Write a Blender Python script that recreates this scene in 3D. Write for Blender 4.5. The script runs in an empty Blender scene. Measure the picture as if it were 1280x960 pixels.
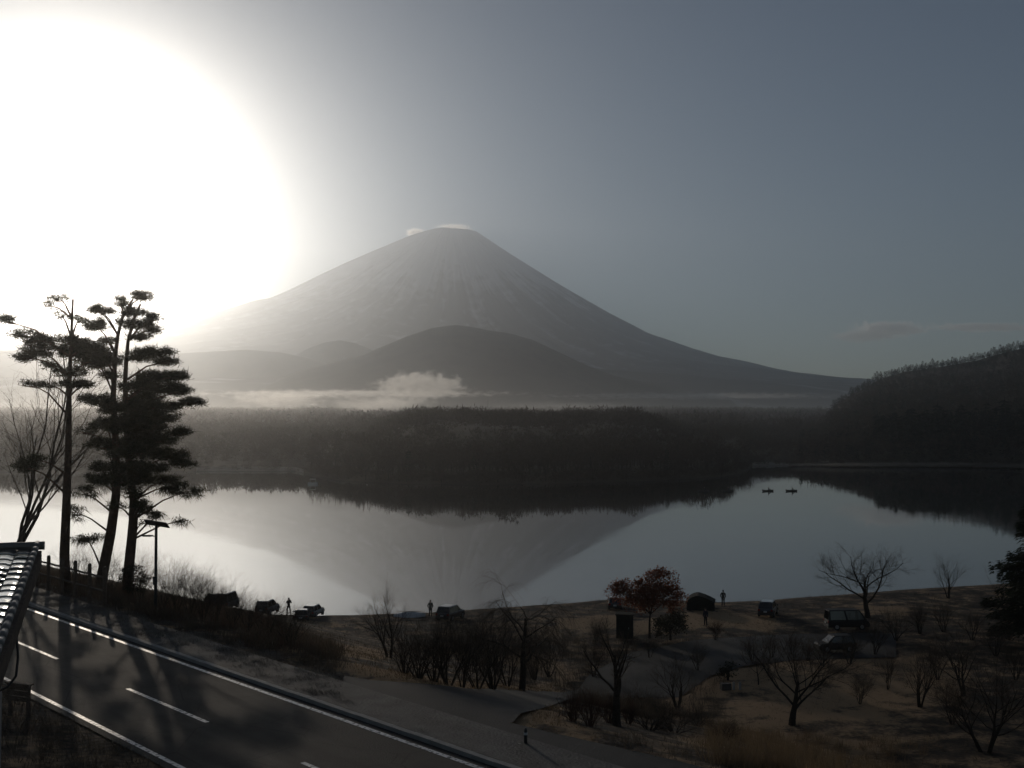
import bpy, bmesh, math, random
import numpy as np
from mathutils import Vector, Matrix, noise as mnoise
R = math.radians
S = bpy.context.scene
COL = S.collection

# ------------------------------------------------------------------ camera
CAM_Z = 20.5                      # camera above the lake, lake level is z = 0
F = 1484.0                        # focal length in pixels of the 1280 px wide photograph
cam = bpy.data.cameras.new('camera'); cam_o = bpy.data.objects.new('camera', cam); COL.objects.link(cam_o)
cam.sensor_width = 36.0; cam.lens = 36.0 * F / 1280.0
cam.clip_start = 0.5; cam.clip_end = 90000.0
PITCH = math.atan(48.0 / F)
cam_o.location = (0, 0, CAM_Z); cam_o.rotation_euler = (R(90) + PITCH, 0, 0)
S.camera = cam_o

# ------------------------------------------------------------------ light
SUN_ELEV, SUN_AZ = R(9.8), R(-20.7)          # azimuth from +Y, to the left
w = bpy.data.worlds.new('World'); S.world = w; w.use_nodes = True
wn = w.node_tree.nodes; wl = w.node_tree.links
sky = wn.new('ShaderNodeTexSky'); sky.sky_type = 'NISHITA'; sky.sun_disc = False
sky.sun_elevation = SUN_ELEV; sky.sun_rotation = SUN_AZ
sky.altitude = 900; sky.air_density = 1.0; sky.dust_density = 0.15; sky.ozone_density = 2.4
hsv = wn.new('ShaderNodeHueSaturation'); hsv.inputs['Saturation'].default_value = .70
wl.new(sky.outputs[0], hsv.inputs['Color'])
wl.new(hsv.outputs[0], wn['Background'].inputs['Color'])
wn['Background'].inputs['Strength'].default_value = 0.118
sun = bpy.data.lights.new('sun', 'SUN'); sun.energy = 4.7; sun.angle = R(0.5); sun.color = (1.0, 0.86, 0.70)
sun_o = bpy.data.objects.new('sun', sun); COL.objects.link(sun_o)
sd = Vector((math.sin(SUN_AZ) * math.cos(SUN_ELEV), math.cos(SUN_AZ) * math.cos(SUN_ELEV), math.sin(SUN_ELEV)))
sun_o.rotation_euler = sd.to_track_quat('Z', 'Y').to_euler()
sun_o.location = sd * 200
S.view_settings.view_transform = 'Standard'; S.view_settings.look = 'None'
S.view_settings.exposure = -1.9; S.view_settings.gamma = 1.0
S.render.engine = 'CYCLES'
S.cycles.use_denoising = True
S.cycles.max_bounces = 8; S.cycles.volume_bounces = 3; S.cycles.transparent_max_bounces = 16
S.cycles.caustics_reflective = False; S.cycles.caustics_refractive = False
S.cycles.sample_clamp_indirect = 4.0

# ------------------------------------------------------------------ helpers
cp, sp = math.cos(PITCH), math.sin(PITCH)
def ray(px, py):
    x = (px - 640.0) / F; y = (480.0 - py) / F
    return Vector((x, cp - y * sp, sp + y * cp))
def at_z(px, py, z=0.0):
    d = ray(px, py); t = (z - CAM_Z) / d.z
    return Vector((d.x * t, d.y * t, z))
def at_y(px, py, Y):
    d = ray(px, py); t = Y / d.y
    return Vector((d.x * t, Y, CAM_Z + d.z * t))
def interp(x, xs, ys): return float(np.interp(x, xs, ys))
def sstep(a, b, x):
    t = min(1.0, max(0.0, (x - a) / (b - a))); return t * t * (3 - 2 * t)

class MB:
    """collects shapes into one mesh object"""
    def __init__(s): s.v = []; s.f = []
    def poly(s, pts):
        n = len(s.v); s.v += [tuple(p) for p in pts]; s.f.append(tuple(range(n, n + len(pts)))); return s
    def tube(s, pts, rad, sides=6, cap=True):
        n0 = len(s.v); pts = [Vector(p) for p in pts]; N = len(pts)
        ref = None
        for i, p in enumerate(pts):
            t = (pts[min(i + 1, N - 1)] - pts[max(i - 1, 0)])
            if t.length < 1e-9: t = Vector((0, 0, 1))
            t.normalize()
            if ref is None: ref = Vector((1, 0, 0)) if abs(t.x) < 0.8 else Vector((0, 1, 0))
            a = t.cross(ref)
            if a.length < 1e-4: a = t.cross(Vector((0, 1, 0.3)))
            a.normalize(); b = t.cross(a)
            ref = -t.cross(a).cross(t) if False else ref
            r = rad[i] if hasattr(rad, '__len__') else rad
            for k in range(sides):
                q = 2 * math.pi * k / sides
                s.v.append(tuple(p + a * (r * math.cos(q)) + b * (r * math.sin(q))))
        for i in range(N - 1):
            for k in range(sides):
                a0 = n0 + i * sides + k; a1 = n0 + i * sides + (k + 1) % sides
                s.f.append((a0, a1, a1 + sides, a0 + sides))
        if cap:
            s.f.append(tuple(n0 + k for k in range(sides))[::-1])
            s.f.append(tuple(n0 + (N - 1) * sides + k for k in range(sides)))
        return s
    def box(s, c, d, rz=0.0, mat=None):
        c = Vector(c); n = len(s.v); M = mat or Matrix.Rotation(rz, 3, 'Z')
        for sx in (-.5, .5):
            for sy in (-.5, .5):
                for sz in (-.5, .5):
                    s.v.append(tuple(c + M @ Vector((sx * d[0], sy * d[1], sz * d[2]))))
        for q in ((0, 1, 3, 2), (4, 6, 7, 5), (0, 4, 5, 1), (2, 3, 7, 6), (0, 2, 6, 4), (1, 5, 7, 3)):
            s.f.append(tuple(n + i for i in q))
        return s
    def ball(s, c, r, seg=8, rings=5):
        n = len(s.v); c = Vector(c); r = r if hasattr(r, '__len__') else (r, r, r)
        for i in range(1, rings):
            th = math.pi * i / rings
            for k in range(seg):
                ph = 2 * math.pi * k / seg
                s.v.append((c.x + r[0] * math.sin(th) * math.cos(ph), c.y + r[1] * math.sin(th) * math.sin(ph), c.z + r[2] * math.cos(th)))
        top = len(s.v); s.v.append((c.x, c.y, c.z + r[2])); s.v.append((c.x, c.y, c.z - r[2]))
        for i in range(rings - 2):
            for k in range(seg):
                a = n + i * seg + k; b = n + i * seg + (k + 1) % seg
                s.f.append((a, a + seg, b + seg, b))
        for k in range(seg):
            s.f.append((top, n + k, n + (k + 1) % seg))
            l = n + (rings - 2) * seg
            s.f.append((top + 1, l + (k + 1) % seg, l + k))
        return s
    def mesh(s, name, m, smooth=False):
        me = bpy.data.meshes.new(name); me.from_pydata(s.v, [], s.f); me.update()
        if m: me.materials.append(m)
        if smooth: me.polygons.foreach_set('use_smooth', [True] * len(me.polygons))
        return me
    def build(s, name, m, parent=None, smooth=False, loc=None):
        return link(name, s.mesh(name, m, smooth), parent, loc)
def link(name, me, parent=None, loc=None):
    o = bpy.data.objects.new(name, me); COL.objects.link(o)
    if parent: o.parent = parent
    if loc is not None: o.location = loc
    return o
def tag(o, label=None, cat=None, group=None, kind=None):
    if label: o['label'] = label
    if cat: o['category'] = cat
    if group: o['group'] = group
    if kind: o['kind'] = kind
    return o
def thing(name, label, cat, loc=(0, 0, 0), rz=0.0, group=None):
    o = bpy.data.objects.new(name, None); COL.objects.link(o); o.empty_display_size = .3
    o.location = loc; o.rotation_euler = (0, 0, rz)
    return tag(o, label, cat, group)
def tri_mesh(name, V, Fc, m, parent=None, kind=None):
    """numpy verts (n,3) and faces (m,3|4)"""
    me = bpy.data.meshes.new(name)
    V = np.asarray(V, np.float32); Fc = np.asarray(Fc, np.int32); k = Fc.shape[1]
    me.vertices.add(len(V)); me.vertices.foreach_set('co', V.ravel())
    me.loops.add(Fc.size); me.loops.foreach_set('vertex_index', Fc.ravel())
    me.polygons.add(len(Fc)); me.polygons.foreach_set('loop_start', np.arange(0, Fc.size, k, dtype=np.int32))
    me.update(calc_edges=True)
    me.materials.append(m)
    o = link(name, me, parent)
    if kind: o['kind'] = kind
    return o

def mat(name, color=(.5, .5, .5), rough=.8, metal=0.0, var=None, scale=1.0, bump=0.0, bscale=None, spec=.5, detail=5.0, trans=0.0):
    """principled material; var = second colour mixed in by noise in object space"""
    m = bpy.data.materials.new(name); m.use_nodes = True; nt = m.node_tree; b = nt.nodes['Principled BSDF']
    b.inputs['Base Color'].default_value = (*color, 1); b.inputs['Roughness'].default_value = rough
    b.inputs['Metallic'].default_value = metal; b.inputs['Specular IOR Level'].default_value = spec
    if var or bump:
        tc = nt.nodes.new('ShaderNodeTexCoord')
    if var:
        n = nt.nodes.new('ShaderNodeTexNoise'); n.inputs['Scale'].default_value = scale; n.inputs['Detail'].default_value = detail
        nt.links.new(tc.outputs['Object'], n.inputs['Vector'])
        r = nt.nodes.new('ShaderNodeValToRGB'); r.color_ramp.elements[0].position = .35; r.color_ramp.elements[1].position = .65
        r.color_ramp.elements[0].color = (*color, 1); r.color_ramp.elements[1].color = (*var, 1)
        nt.links.new(n.outputs[0], r.inputs[0]); nt.links.new(r.outputs[0], b.inputs['Base Color'])
    if bump:
        n2 = nt.nodes.new('ShaderNodeTexNoise'); n2.inputs['Scale'].default_value = bscale or scale * 4; n2.inputs['Detail'].default_value = 6
        nt.links.new(tc.outputs['Object'], n2.inputs['Vector'])
        bp = nt.nodes.new('ShaderNodeBump'); bp.inputs['Strength'].default_value = bump; bp.inputs['Distance'].default_value = .1
        nt.links.new(n2.outputs[0], bp.inputs['Height']); nt.links.new(bp.outputs[0], b.inputs['Normal'])
    if trans:
        b.inputs['Transmission Weight'].default_value = trans
    return m
def fbm(x, y, z=0.0, o=4): return mnoise.fractal(Vector((x, y, z)), 1.0, 2.0, o)

# ------------------------------------------------------------------ haze
hm = bpy.data.materials.new('haze_air'); hm.use_nodes = True; nt = hm.node_tree; nt.nodes.remove(nt.nodes['Principled BSDF'])
pv = nt.nodes.new('ShaderNodeVolumePrincipled'); pv.inputs['Color'].default_value = (.84, .905, .985, 1)
pv.inputs['Density'].default_value = HAZE_D = 5.6e-5; pv.inputs['Anisotropy'].default_value = .915
nt.links.new(pv.outputs[0], nt.nodes['Material Output'].inputs['Volume'])
hz = MB().box((0, 9300, 1475), (24000, 22600, 3056)).build('haze', hm)
tag(hz, 'pale morning haze filling the air over lake and mountain', 'haze', kind='stuff')

gmist = bpy.data.materials.new('ground_mist'); gmist.use_nodes = True; nt = gmist.node_tree; nt.nodes.remove(nt.nodes['Principled BSDF'])
pv = nt.nodes.new('ShaderNodeVolumePrincipled'); pv.inputs['Color'].default_value = (.94, .94, .93, 1)
pv.inputs['Density'].default_value = 1.25e-4; pv.inputs['Anisotropy'].default_value = .87
nt.links.new(pv.outputs[0], nt.nodes['Material Output'].inputs['Volume'])
gmo = MB().box((0, 2900, 34), (9000, 6000, 74)).build('ground_mist', gmist)
tag(gmo, 'thin low morning mist lying over lake, shore and wooded plain', 'mist', kind='stuff')

# ------------------------------------------------------------------ mountain
def mountain_mat():
    m = mat('mountain_rock', (.050, .045, .042), .95, spec=.1); nt = m.node_tree; b = nt.nodes['Principled BSDF']
    g = nt.nodes.new('ShaderNodeNewGeometry'); sx = nt.nodes.new('ShaderNodeSeparateXYZ'); nt.links.new(g.outputs['Position'], sx.inputs[0])
    at = nt.nodes.new('ShaderNodeAttribute'); at.attribute_name = 'gully'
    mr = nt.nodes.new('ShaderNodeMapRange'); mr.inputs['From Min'].default_value = 1500; mr.inputs['From Max'].default_value = 2700
    nt.links.new(sx.outputs['Z'], mr.inputs['Value'])
    n = nt.nodes.new('ShaderNodeTexNoise'); n.inputs['Scale'].default_value = .004; n.inputs['Detail'].default_value = 8
    nt.links.new(g.outputs['Position'], n.inputs['Vector'])
    a = nt.nodes.new('ShaderNodeMath'); a.operation = 'ADD'; nt.links.new(mr.outputs[0], a.inputs[0]); nt.links.new(at.outputs['Fac'], a.inputs[1])
    a2 = nt.nodes.new('ShaderNodeMath'); a2.operation = 'MULTIPLY_ADD'; a2.inputs[1].default_value = .9; nt.links.new(n.outputs[0], a2.inputs[0]); nt.links.new(a.outputs[0], a2.inputs[2])
    r = nt.nodes.new('ShaderNodeValToRGB'); r.color_ramp.elements[0].position = .55; r.color_ramp.elements[1].position = 1.35 / 1.5
    r.color_ramp.elements[0].color = (.050, .045, .042, 1); r.color_ramp.elements[1].color = (.34, .35, .37, 1)
    nt.links.new(a2.outputs[0], r.inputs[0]); nt.links.new(r.outputs[0], b.inputs['Base Color'])
    return m
FY = 17500.0; FX = (563 - 640) / F * FY; K = FY / F
RR = [0, 18, 34, 75, 135, 195, 255, 305, 345, 380, 405, 440, 505, 640, 900, 1060]
RZ = [286.5, 288, 290, 318, 357, 393, 425, 443, 455, 462, 469, 477, 487, 500, 513, 532]
LL = [0, 22, 54, 95, 165, 215, 240, 255, 270, 295, 335, 400, 480, 640, 900, 1060]
LZ = [286.5, 286.5, 297.5, 317, 352, 378, 388.5, 391, 396, 405, 417, 432, 447, 470, 505, 532]
def fuji(ang, r):                 # r in metres from the axis, ang 0 = right (+x), pi = left
    q = r / K; t = .5 + .5 * math.cos(ang); t = t * t * (3 - 2 * t)
    y = interp(q, RR, RZ) * t + interp(q, LL, LZ) * (1 - t)
    return CAM_Z + (528 - y) * K
V = []; G = []; Fc = []; NA, NR = 340, 110
for i in range(NR + 1):
    r = (i / NR) ** 1.25 * 12400
    for j in range(NA + 1):
        a = R(14) - R(208) * j / NA                       # the half that faces the lake
        gl = mnoise.fractal(Vector((a * 16, r * .00018, 3)), 1, 2, 5) * .6 + mnoise.noise(Vector((a * 44, r * .00025, 9))) * .4
        amp = min(110, r * .05) * (1 - sstep(5200, 10500, r))
        edge = 1 - abs(math.cos(a)) ** 6 * .75
        z = fuji(a, r) + gl * amp * edge + fbm(r * .0008 * math.cos(a), r * .0008 * math.sin(a), 1, 5) * min(35, r * .02) * edge
        V.append((FX + r * math.cos(a), FY + r * math.sin(a), z)); G.append(-gl * .5 - mnoise.noise(Vector((a * 70, r * .0004, 2))) * .3)
for i in range(NR):
    for j in range(NA):
        p = i * (NA + 1) + j; Fc.append((p, p + NA + 1, p + NA + 2, p + 1))
fo = tri_mesh('mountain', V, Fc, mountain_mat()); tag(fo, 'broad volcanic cone with thin snow streaks rising behind the lake', None, kind='structure')
at = fo.data.attributes.new('gully', 'FLOAT', 'POINT'); at.data.foreach_set('value', G)
fo.data.polygons.foreach_set('use_smooth', [True] * len(fo.data.polygons))

hill_m = mat('far_wood', (.030, .030, .024), .95, var=(.055, .047, .036), scale=.012, spec=.1)
def ridge_hill(name, prof, Y, front, back, seed, label, base_y=545, amp=6.0, m=hill_m):
    """a hill whose skyline at depth Y follows the pixel profile; real depth in front and behind"""
    xs = [p[0] for p in prof]; ys = [p[1] for p in prof]
    nx, ny = 160, 40; V = []; Fc = []
    for j in range(ny + 1):
        t = j / ny * 2 - 1
        yy = Y + (t * front if t < 0 else t * back)
        for i in range(nx + 1):
            px = xs[0] + (xs[-1] - xs[0]) * i / nx
            zt = CAM_Z + (528 - interp(px, xs, ys)) / F * Y
            zb = CAM_Z + (528 - base_y) / F * Y
            k = math.cos(t * math.pi / 2) ** 1.15 if abs(t) < 1 else 0
            X = (px - 640) / F * Y
            z = zb + (zt - zb) * k + fbm(X * 3.0 / Y * 3, yy / Y * 9, seed, 5) * amp * Y / 1500 * k * (1 - k * .55)
            V.append((X, yy, z))
    for j in range(ny):
        for i in range(nx):
            p = j * (nx + 1) + i; Fc.append((p, p + 1, p + nx + 2, p + nx + 1))
    o = tri_mesh(name, V, Fc, m); tag(o, label, None, kind='structure')
    o.data.polygons.foreach_set('use_smooth', [True] * len(Fc))
    return o
ridge_hill('wooded_hill', [(300, 500), (340, 482), (380, 463), (420, 454), (455, 444), (480, 434), (510, 422), (540, 412), (560, 408.5), (572, 407.5), (590, 410), (610, 414), (640, 418), (665, 425), (700, 441), (730, 456), (760, 468), (800, 478), (840, 487), (900, 500)], 6500, 1300, 1500, 4, 'dark rounded hill in front of the volcano')
ridge_hill('wooded_hill', [(330, 470), (360, 450), (385, 436), (405, 429), (425, 426), (445, 430), (470, 440), (500, 455), (540, 480)], 9000, 900, 900, 7, 'low pale hump on the left foot of the volcano')
ridge_hill('wooded_hill', [(-260, 440), (-100, 436), (60, 440), (150, 441), (220, 442), (270, 438.5), (310, 437), (350, 441), (390, 449), (430, 461), (480, 480), (560, 505)], 8200, 1000, 1200, 11, 'long low ridge left of the dark rounded hill')
ridge_hill('wooded_hill', [(860, 490), (900, 470), (925, 462), (940, 460.5), (960, 463), (985, 470), (1010, 477), (1050, 483), (1075, 487), (1110, 494), (1180, 505)], 12500, 800, 800, 14, 'small hump on the right foot of the volcano')
# ------------------------------------------------------------------ lake
wm = mat('lake_water', (.012, .016, .018), .02, spec=.5); nt = wm.node_tree; b = nt.nodes['Principled BSDF']; b.inputs['IOR'].default_value = 1.33
g = nt.nodes.new('ShaderNodeNewGeometry'); mp = nt.nodes.new('ShaderNodeMapping'); mp.inputs['Scale'].default_value = (.35, .9, 1)
nt.links.new(g.outputs['Position'], mp.inputs[0])
n = nt.nodes.new('ShaderNodeTexNoise'); n.inputs['Scale'].default_value = 1.0; n.inputs['Detail'].default_value = 4; nt.links.new(mp.outputs[0], n.inputs['Vector'])
bp = nt.nodes.new('ShaderNodeBump'); bp.inputs['Distance'].default_value = .03
mp2 = nt.nodes.new('ShaderNodeMapping'); mp2.inputs['Scale'].default_value = (.006, .022, 1); nt.links.new(g.outputs['Position'], mp2.inputs[0])
nb_ = nt.nodes.new('ShaderNodeTexNoise'); nb_.inputs['Scale'].default_value = 1.0; nb_.inputs['Detail'].default_value = 4; nt.links.new(mp2.outputs[0], nb_.inputs['Vector'])
mr_ = nt.nodes.new('ShaderNodeMapRange'); mr_.inputs['From Min'].default_value = .42; mr_.inputs['From Max'].default_value = .68; mr_.inputs['To Min'].default_value = .02; mr_.inputs['To Max'].default_value = .20
nt.links.new(nb_.outputs[0], mr_.inputs['Value']); nt.links.new(mr_.outputs[0], bp.inputs['Strength'])
nt.links.new(n.outputs[0], bp.inputs['Height']); nt.links.new(bp.outputs[0], b.inputs['Normal'])
lk = MB(); lk.poly([(-1600, 60, 0), (1600, 60, 0), (1600, 700, 0), (-1600, 700, 0)])
tag(lk.build('lake', wm), 'calm lake reflecting the volcano and sky', kind='structure')

# ------------------------------------------------------------------ far shore and plain
FS_X = [-400, 0, 200, 250, 370, 385, 420, 500, 600, 700, 800, 870, 905, 928, 940, 1000, 1060, 1100, 1200, 1280, 1700]
FS_Y = [590, 590, 589, 588.5, 588.5, 592, 600, 604, 606, 604, 601, 598, 595, 591, 582, 581.5, 582.5, 582.5, 583, 585, 590]
def far_shore(px): return (CAM_Z) * F / (interp(px, FS_X, FS_Y) - 528)
def plain_z(px, Y):
    s = Y - far_shore(px)
    if s < 0: return s * .08
    z = min(1.6, s * .12) + max(0, s - 12) * .0168
    pen = sstep(385, 520, px) * (1 - sstep(800, 935, px)) * sstep(0, 45, s) * (1 - sstep(90, 260, s))
    z += pen * .8 + 11.0 * sstep(440, 520, px) * (1 - sstep(780, 900, px)) * sstep(90, 230, s) * (1 - sstep(330, 700, s))
    z += fbm(px * .01, Y * .004, 2, 3) * min(3.0, s * .02)
    return z
soil_m = mat('forest_soil', (.060, .048, .036), .95, var=(.09, .072, .05), scale=.05, spec=.1)
V = []; Fc = []; PX = np.linspace(-420, 1700, 213); T = np.concatenate([[-14, -4, 0, 2, 6, 12, 20, 32, 48, 70, 100, 140, 190, 260, 350], np.geomspace(480, 9500, 22)])
for t in T:
    for px in PX:
        d0 = far_shore(px); Y = d0 + t
        V.append(((px - 640) / F * Y, Y, plain_z(px, Y)))
nx = len(PX)
for j in range(len(T) - 1):
    for i in range(nx - 1):
        p = j * nx + i; Fc.append((p, p + 1, p + nx + 1, p + nx))
o = tri_mesh('plain', V, Fc, soil_m); tag(o, 'wide wooded plain between lake and volcano', kind='structure')

RH = [(985, 536), (1010, 532), (1030, 523), (1045, 506), (1070, 490), (1100, 473), (1130, 464), (1150, 461), (1180, 457), (1220, 450), (1250, 441), (1280, 434), (1340, 422), (1420, 408), (1600, 398)]
RHx = [p[0] for p in RH]; RHy = [p[1] for p in RH]
RIDGE_Y = 1400.0
def hill_z(px, Y):
    Yb = far_shore(px) + 6
    zt = CAM_Z + (528 - interp(px, RHx, RHy)) / F * RIDGE_Y
    t = (Y - Yb) / (RIDGE_Y - Yb)
    if t <= 0: return 1.0 + t * 3
    if t <= 1: k = t ** .85 * (1 - .06 * math.sin(t * math.pi))
    else: k = max(0, 1 - ((t - 1) * 1.1) ** 1.5)
    return .6 + (zt - .6) * k + fbm(px * .02, Y * .01, 5, 4) * 3 * math.sin(min(1, t) * math.pi)
V = []; Fc = []; HX = np.linspace(985, 1600, 90); HT = np.linspace(-.03, 1.75, 45)
for t in HT:
    for px in HX:
        Yb = far_shore(px) + 6; Y = Yb + t * (RIDGE_Y - Yb)
        V.append(((px - 640) / F * Y, Y, hill_z(px, Y)))
nx = len(HX)
for j in range(len(HT) - 1):
    for i in range(nx - 1):
        p = j * nx + i; Fc.append((p, p + 1, p + nx + 1, p + nx))
o = tri_mesh('hill', V, Fc, soil_m); tag(o, 'steep wooded hill falling to the lake on the right', kind='structure')
o.data.polygons.foreach_set('use_smooth', [True] * len(Fc))

sand = mat('pale_sand', (.20, .175, .14), .9, var=(.30, .265, .215), scale=.15)
def beach(px0, px1, wd, label):
    mb = MB(); n = 40
    for i in range(n):
        a = px0 + (px1 - px0) * i / n; c = px0 + (px1 - px0) * (i + 1) / n; w0 = wd * math.sin(math.pi * min(1, i / n)) ** .5 + .5; w1 = wd * math.sin(math.pi * (i + 1) / n) ** .5 + .5 if i < n - 1 else .5
        def P(px, t, z): Y = far_shore(px) + t; return ((px - 640) / F * Y, Y, z)
        mb.poly([P(a, -2.5, .05), P(c, -2.5, .05), P(c, w1, 1.3 + .017 * w1), P(a, w0, 1.3 + .017 * w0)])
    o = mb.build('beach', sand); o['kind'] = 'structure'; o['label'] = label
beach(246, 380, 10, 'pale strip of beach on the far shore behind the pines')
beach(940, 1120, 16, 'pale strip of beach at the foot of the right hill')
beach(1215, 1330, 9, 'pale strip of beach at the right edge below the hill')
# ------------------------------------------------------------------ mist
def mist_mat(name, dens, scale, thr, aniso=.75, col=(.98, .97, .95), stretch=(1, 1, 1), soft=.25):
    m = bpy.data.materials.new(name); m.use_nodes = True; nt = m.node_tree; nt.nodes.remove(nt.nodes['Principled BSDF'])
    pv = nt.nodes.new('ShaderNodeVolumePrincipled'); pv.inputs['Color'].default_value = (*col, 1); pv.inputs['Anisotropy'].default_value = aniso
    tc = nt.nodes.new('ShaderNodeTexCoord')
    mp = nt.nodes.new('ShaderNodeMapping'); mp.inputs['Scale'].default_value = stretch; nt.links.new(tc.outputs['Object'], mp.inputs[0])
    n = nt.nodes.new('ShaderNodeTexNoise'); n.inputs['Scale'].default_value = scale; n.inputs['Detail'].default_value = 4.5; n.inputs['Roughness'].default_value = .6
    nt.links.new(mp.outputs[0], n.inputs['Vector'])
    ln = nt.nodes.new('ShaderNodeVectorMath'); ln.operation = 'LENGTH'; nt.links.new(tc.outputs['Object'], ln.inputs[0])
    fo = nt.nodes.new('ShaderNodeMath'); fo.operation = 'MULTIPLY_ADD'; fo.inputs[1].default_value = -.62; fo.inputs[2].default_value = .62
    nt.links.new(ln.outputs['Value'], fo.inputs[0])                       # falls off towards the rim of the unit ball
    ad = nt.nodes.new('ShaderNodeMath'); ad.operation = 'ADD'; nt.links.new(n.outputs[0], ad.inputs[0]); nt.links.new(fo.outputs[0], ad.inputs[1])
    mr = nt.nodes.new('ShaderNodeMapRange'); mr.inputs['From Min'].default_value = thr; mr.inputs['From Max'].default_value = thr + soft
    mr.inputs['To Max'].default_value = dens; nt.links.new(ad.outputs[0], mr.inputs['Value'])
    nt.links.new(mr.outputs[0], pv.inputs['Density']); nt.links.new(pv.outputs[0], nt.nodes['Material Output'].inputs['Volume'])
    return m
def mist(name, px0, px1, py0, py1, Y, depth, m, label, cat='mist', z0=None):
    a = at_y(px0, py1, Y); c = at_y(px1, py0, Y)
    lo = a.z if z0 is None else z0
    ctr = Vector(((a.x + c.x) / 2, Y, (lo + c.z) / 2))
    o = MB().ball((0, 0, 0), 1, 14, 9).build(name, m)
    o.location = ctr; o.scale = ((c.x - a.x) / 2, depth / 2, (c.z - lo) / 2)
    return tag(o, label, cat, kind='stuff')
fog_m = mist_mat('fog_bank', .022, 3.4, .66, stretch=(1.6, 1, .9), soft=.14)
mist('fog_bank', 452, 600, 459, 506, 3300, 130, fog_m, 'bright sunlit lump of fog standing over the forest edge')
fog2 = mist_mat('fog_sheet', .0048, 3.4, .75, stretch=(9, 1, .8), soft=.2)
mist('fog_sheet', 120, 760, 483, 501, 4300, 500, fog2, 'thin pale sheet of mist along the far treeline, left half')
fog3 = mist_mat('fog_sheet_thin', .003, 3.4, .75, stretch=(9, 1, .8), soft=.2)
mist('fog_sheet', 560, 1180, 487, 503, 4500, 400, fog3, 'faint mist along the far treeline towards the right hill')
wisp = mist_mat('fog_wisp', .009, 2.2, .66, stretch=(1.8, 1, .9))
mist('fog_wisp', 270, 430, 484, 516, 2300, 260, wisp, 'ragged wisp of mist between the treetops behind the pines')
mist('fog_wisp', 395, 560, 488, 526, 1900, 240, wisp, 'faint ragged wisp of mist below the bright fog lump')
mist('fog_wisp', 560, 860, 496, 532, 1700, 240, mist_mat('fog_faint', .002, 2.2, .66, stretch=(3, 1, .9)), 'very faint mist over the dark middle of the forest')
lm = mist_mat('shore_mist', .010, 3.0, .55, stretch=(6, 1, .8))
mist('lake_mist', 925, 1330, 576, 590, 545, 26, lm, 'low mist drifting on the water below the right hill')
cap_m = mist_mat('summit_cloud', .022, 3.5, .66, stretch=(2.4, 1, .7))
mist('summit_cloud', 503, 536, 283, 299, 17700, 300, cap_m, 'small bright cloud hugging the left rim of the summit', 'cloud')
mist('summit_cloud', 536, 598, 277, 293, 17800, 300, mist_mat('summit_cloud_thin', .014, 3.5, .68, stretch=(4, 1, .7)), 'thin bright veil of cloud along the summit rim', 'cloud')
cl_m = mist_mat('cloud', .0085, 3.0, .70, aniso=.55, col=(1, 1, 1), stretch=(4, 1, .8), soft=.15)
mist('cloud', 1045, 1180, 396, 426, 30000, 700, cl_m, 'lens shaped pale cloud low over the right horizon', 'cloud')
mist('cloud', 1130, 1330, 400, 418, 30500, 600, cl_m, 'long thin pale cloud trailing over the right hill', 'cloud')
mist('cloud', 1025, 1130, 411, 430, 30200, 900, mist_mat('cloud_thin', .003, 2.4, .60, aniso=.35, stretch=(3.2, 1, 1)), 'faint wisp of cloud below the lens shaped cloud', 'cloud')
# ------------------------------------------------------------------ near shore terrain
RD = Vector((-.649, .760, 0)).normalized(); RN = Vector((RD.y, -RD.x, 0))     # along the road, and across it towards the lake
def pq(x, y): return x * RN.x + y * RN.y, x * RD.x + y * RD.y
def xy(p, q): return RN.x * p + RD.x * q, RN.y * p + RD.y * q
ROAD_Z = 11.0
SH = [at_z(px, py) for px, py in [(-1500, 772), (-400, 772), (100, 772), (280, 773), (340, 774), (400, 775), (520, 771), (600, 764.5), (650, 761), (700, 757), (780, 748.5), (850, 751), (900, 753), (950, 751), (1000, 747), (1060, 743), (1130, 737), (1200, 733), (1300, 727), (1600, 712), (2400, 690)]]
SHX = [p.x for p in SH]; SHY = [p.y for p in SH]
def shore_y(x): return interp(x, SHX, SHY)
def zt(x, y):
    p, q = pq(x, y)
    if p < 12.6: z = ROAD_Z + min(1.5, (12.6 - p) * .07)
    elif p < 25.5: z = ROAD_Z
    else:
        s = min(1.0, (p - 25.5) / 35.0); z = ROAD_Z - 10.0 * (.85 * s + .15 * s * s * (3 - 2 * s))
        z += fbm(x * .09, y * .09, 4, 3) * .22 * min(1, (p - 25.5) / 12)
    k = interp(x, [-50, -22, 0, 20], [.6, .32, .22, .14])
    d = shore_y(x) - y; lim = d * k if d > 0 else d * .10
    return min(z, lim) if z > lim else z
def at_t(px, py):
    """where the ray through a photograph pixel meets the near terrain"""
    d = ray(px, py); lo = 12.0; o = Vector((0, 0, CAM_Z)); step = .5
    t = lo
    while t < 400:
        p = o + d * t
        if p.z <= zt(p.x, p.y):
            a, b_ = t - step, t
            for _ in range(18):
                m_ = (a + b_) / 2; p = o + d * m_
                if p.z <= zt(p.x, p.y): b_ = m_
                else: a = m_
            p = o + d * b_; return Vector((p.x, p.y, zt(p.x, p.y)))
        t += step
    return at_z(px, py, 0)
def to_px(p):
    v = Vector(p) - Vector((0, 0, CAM_Z)); fy = v.y * cp + v.z * sp; uz = -v.y * sp + v.z * cp
    return 640 + v.x / fy * F, 480 - uz / fy * F
def on(px, Y):
    """point of the terrain in the column px at depth Y"""
    x = (px - 640) / F * Y / cp * 1.0
    return Vector((x, Y, zt(x, Y)))
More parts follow.
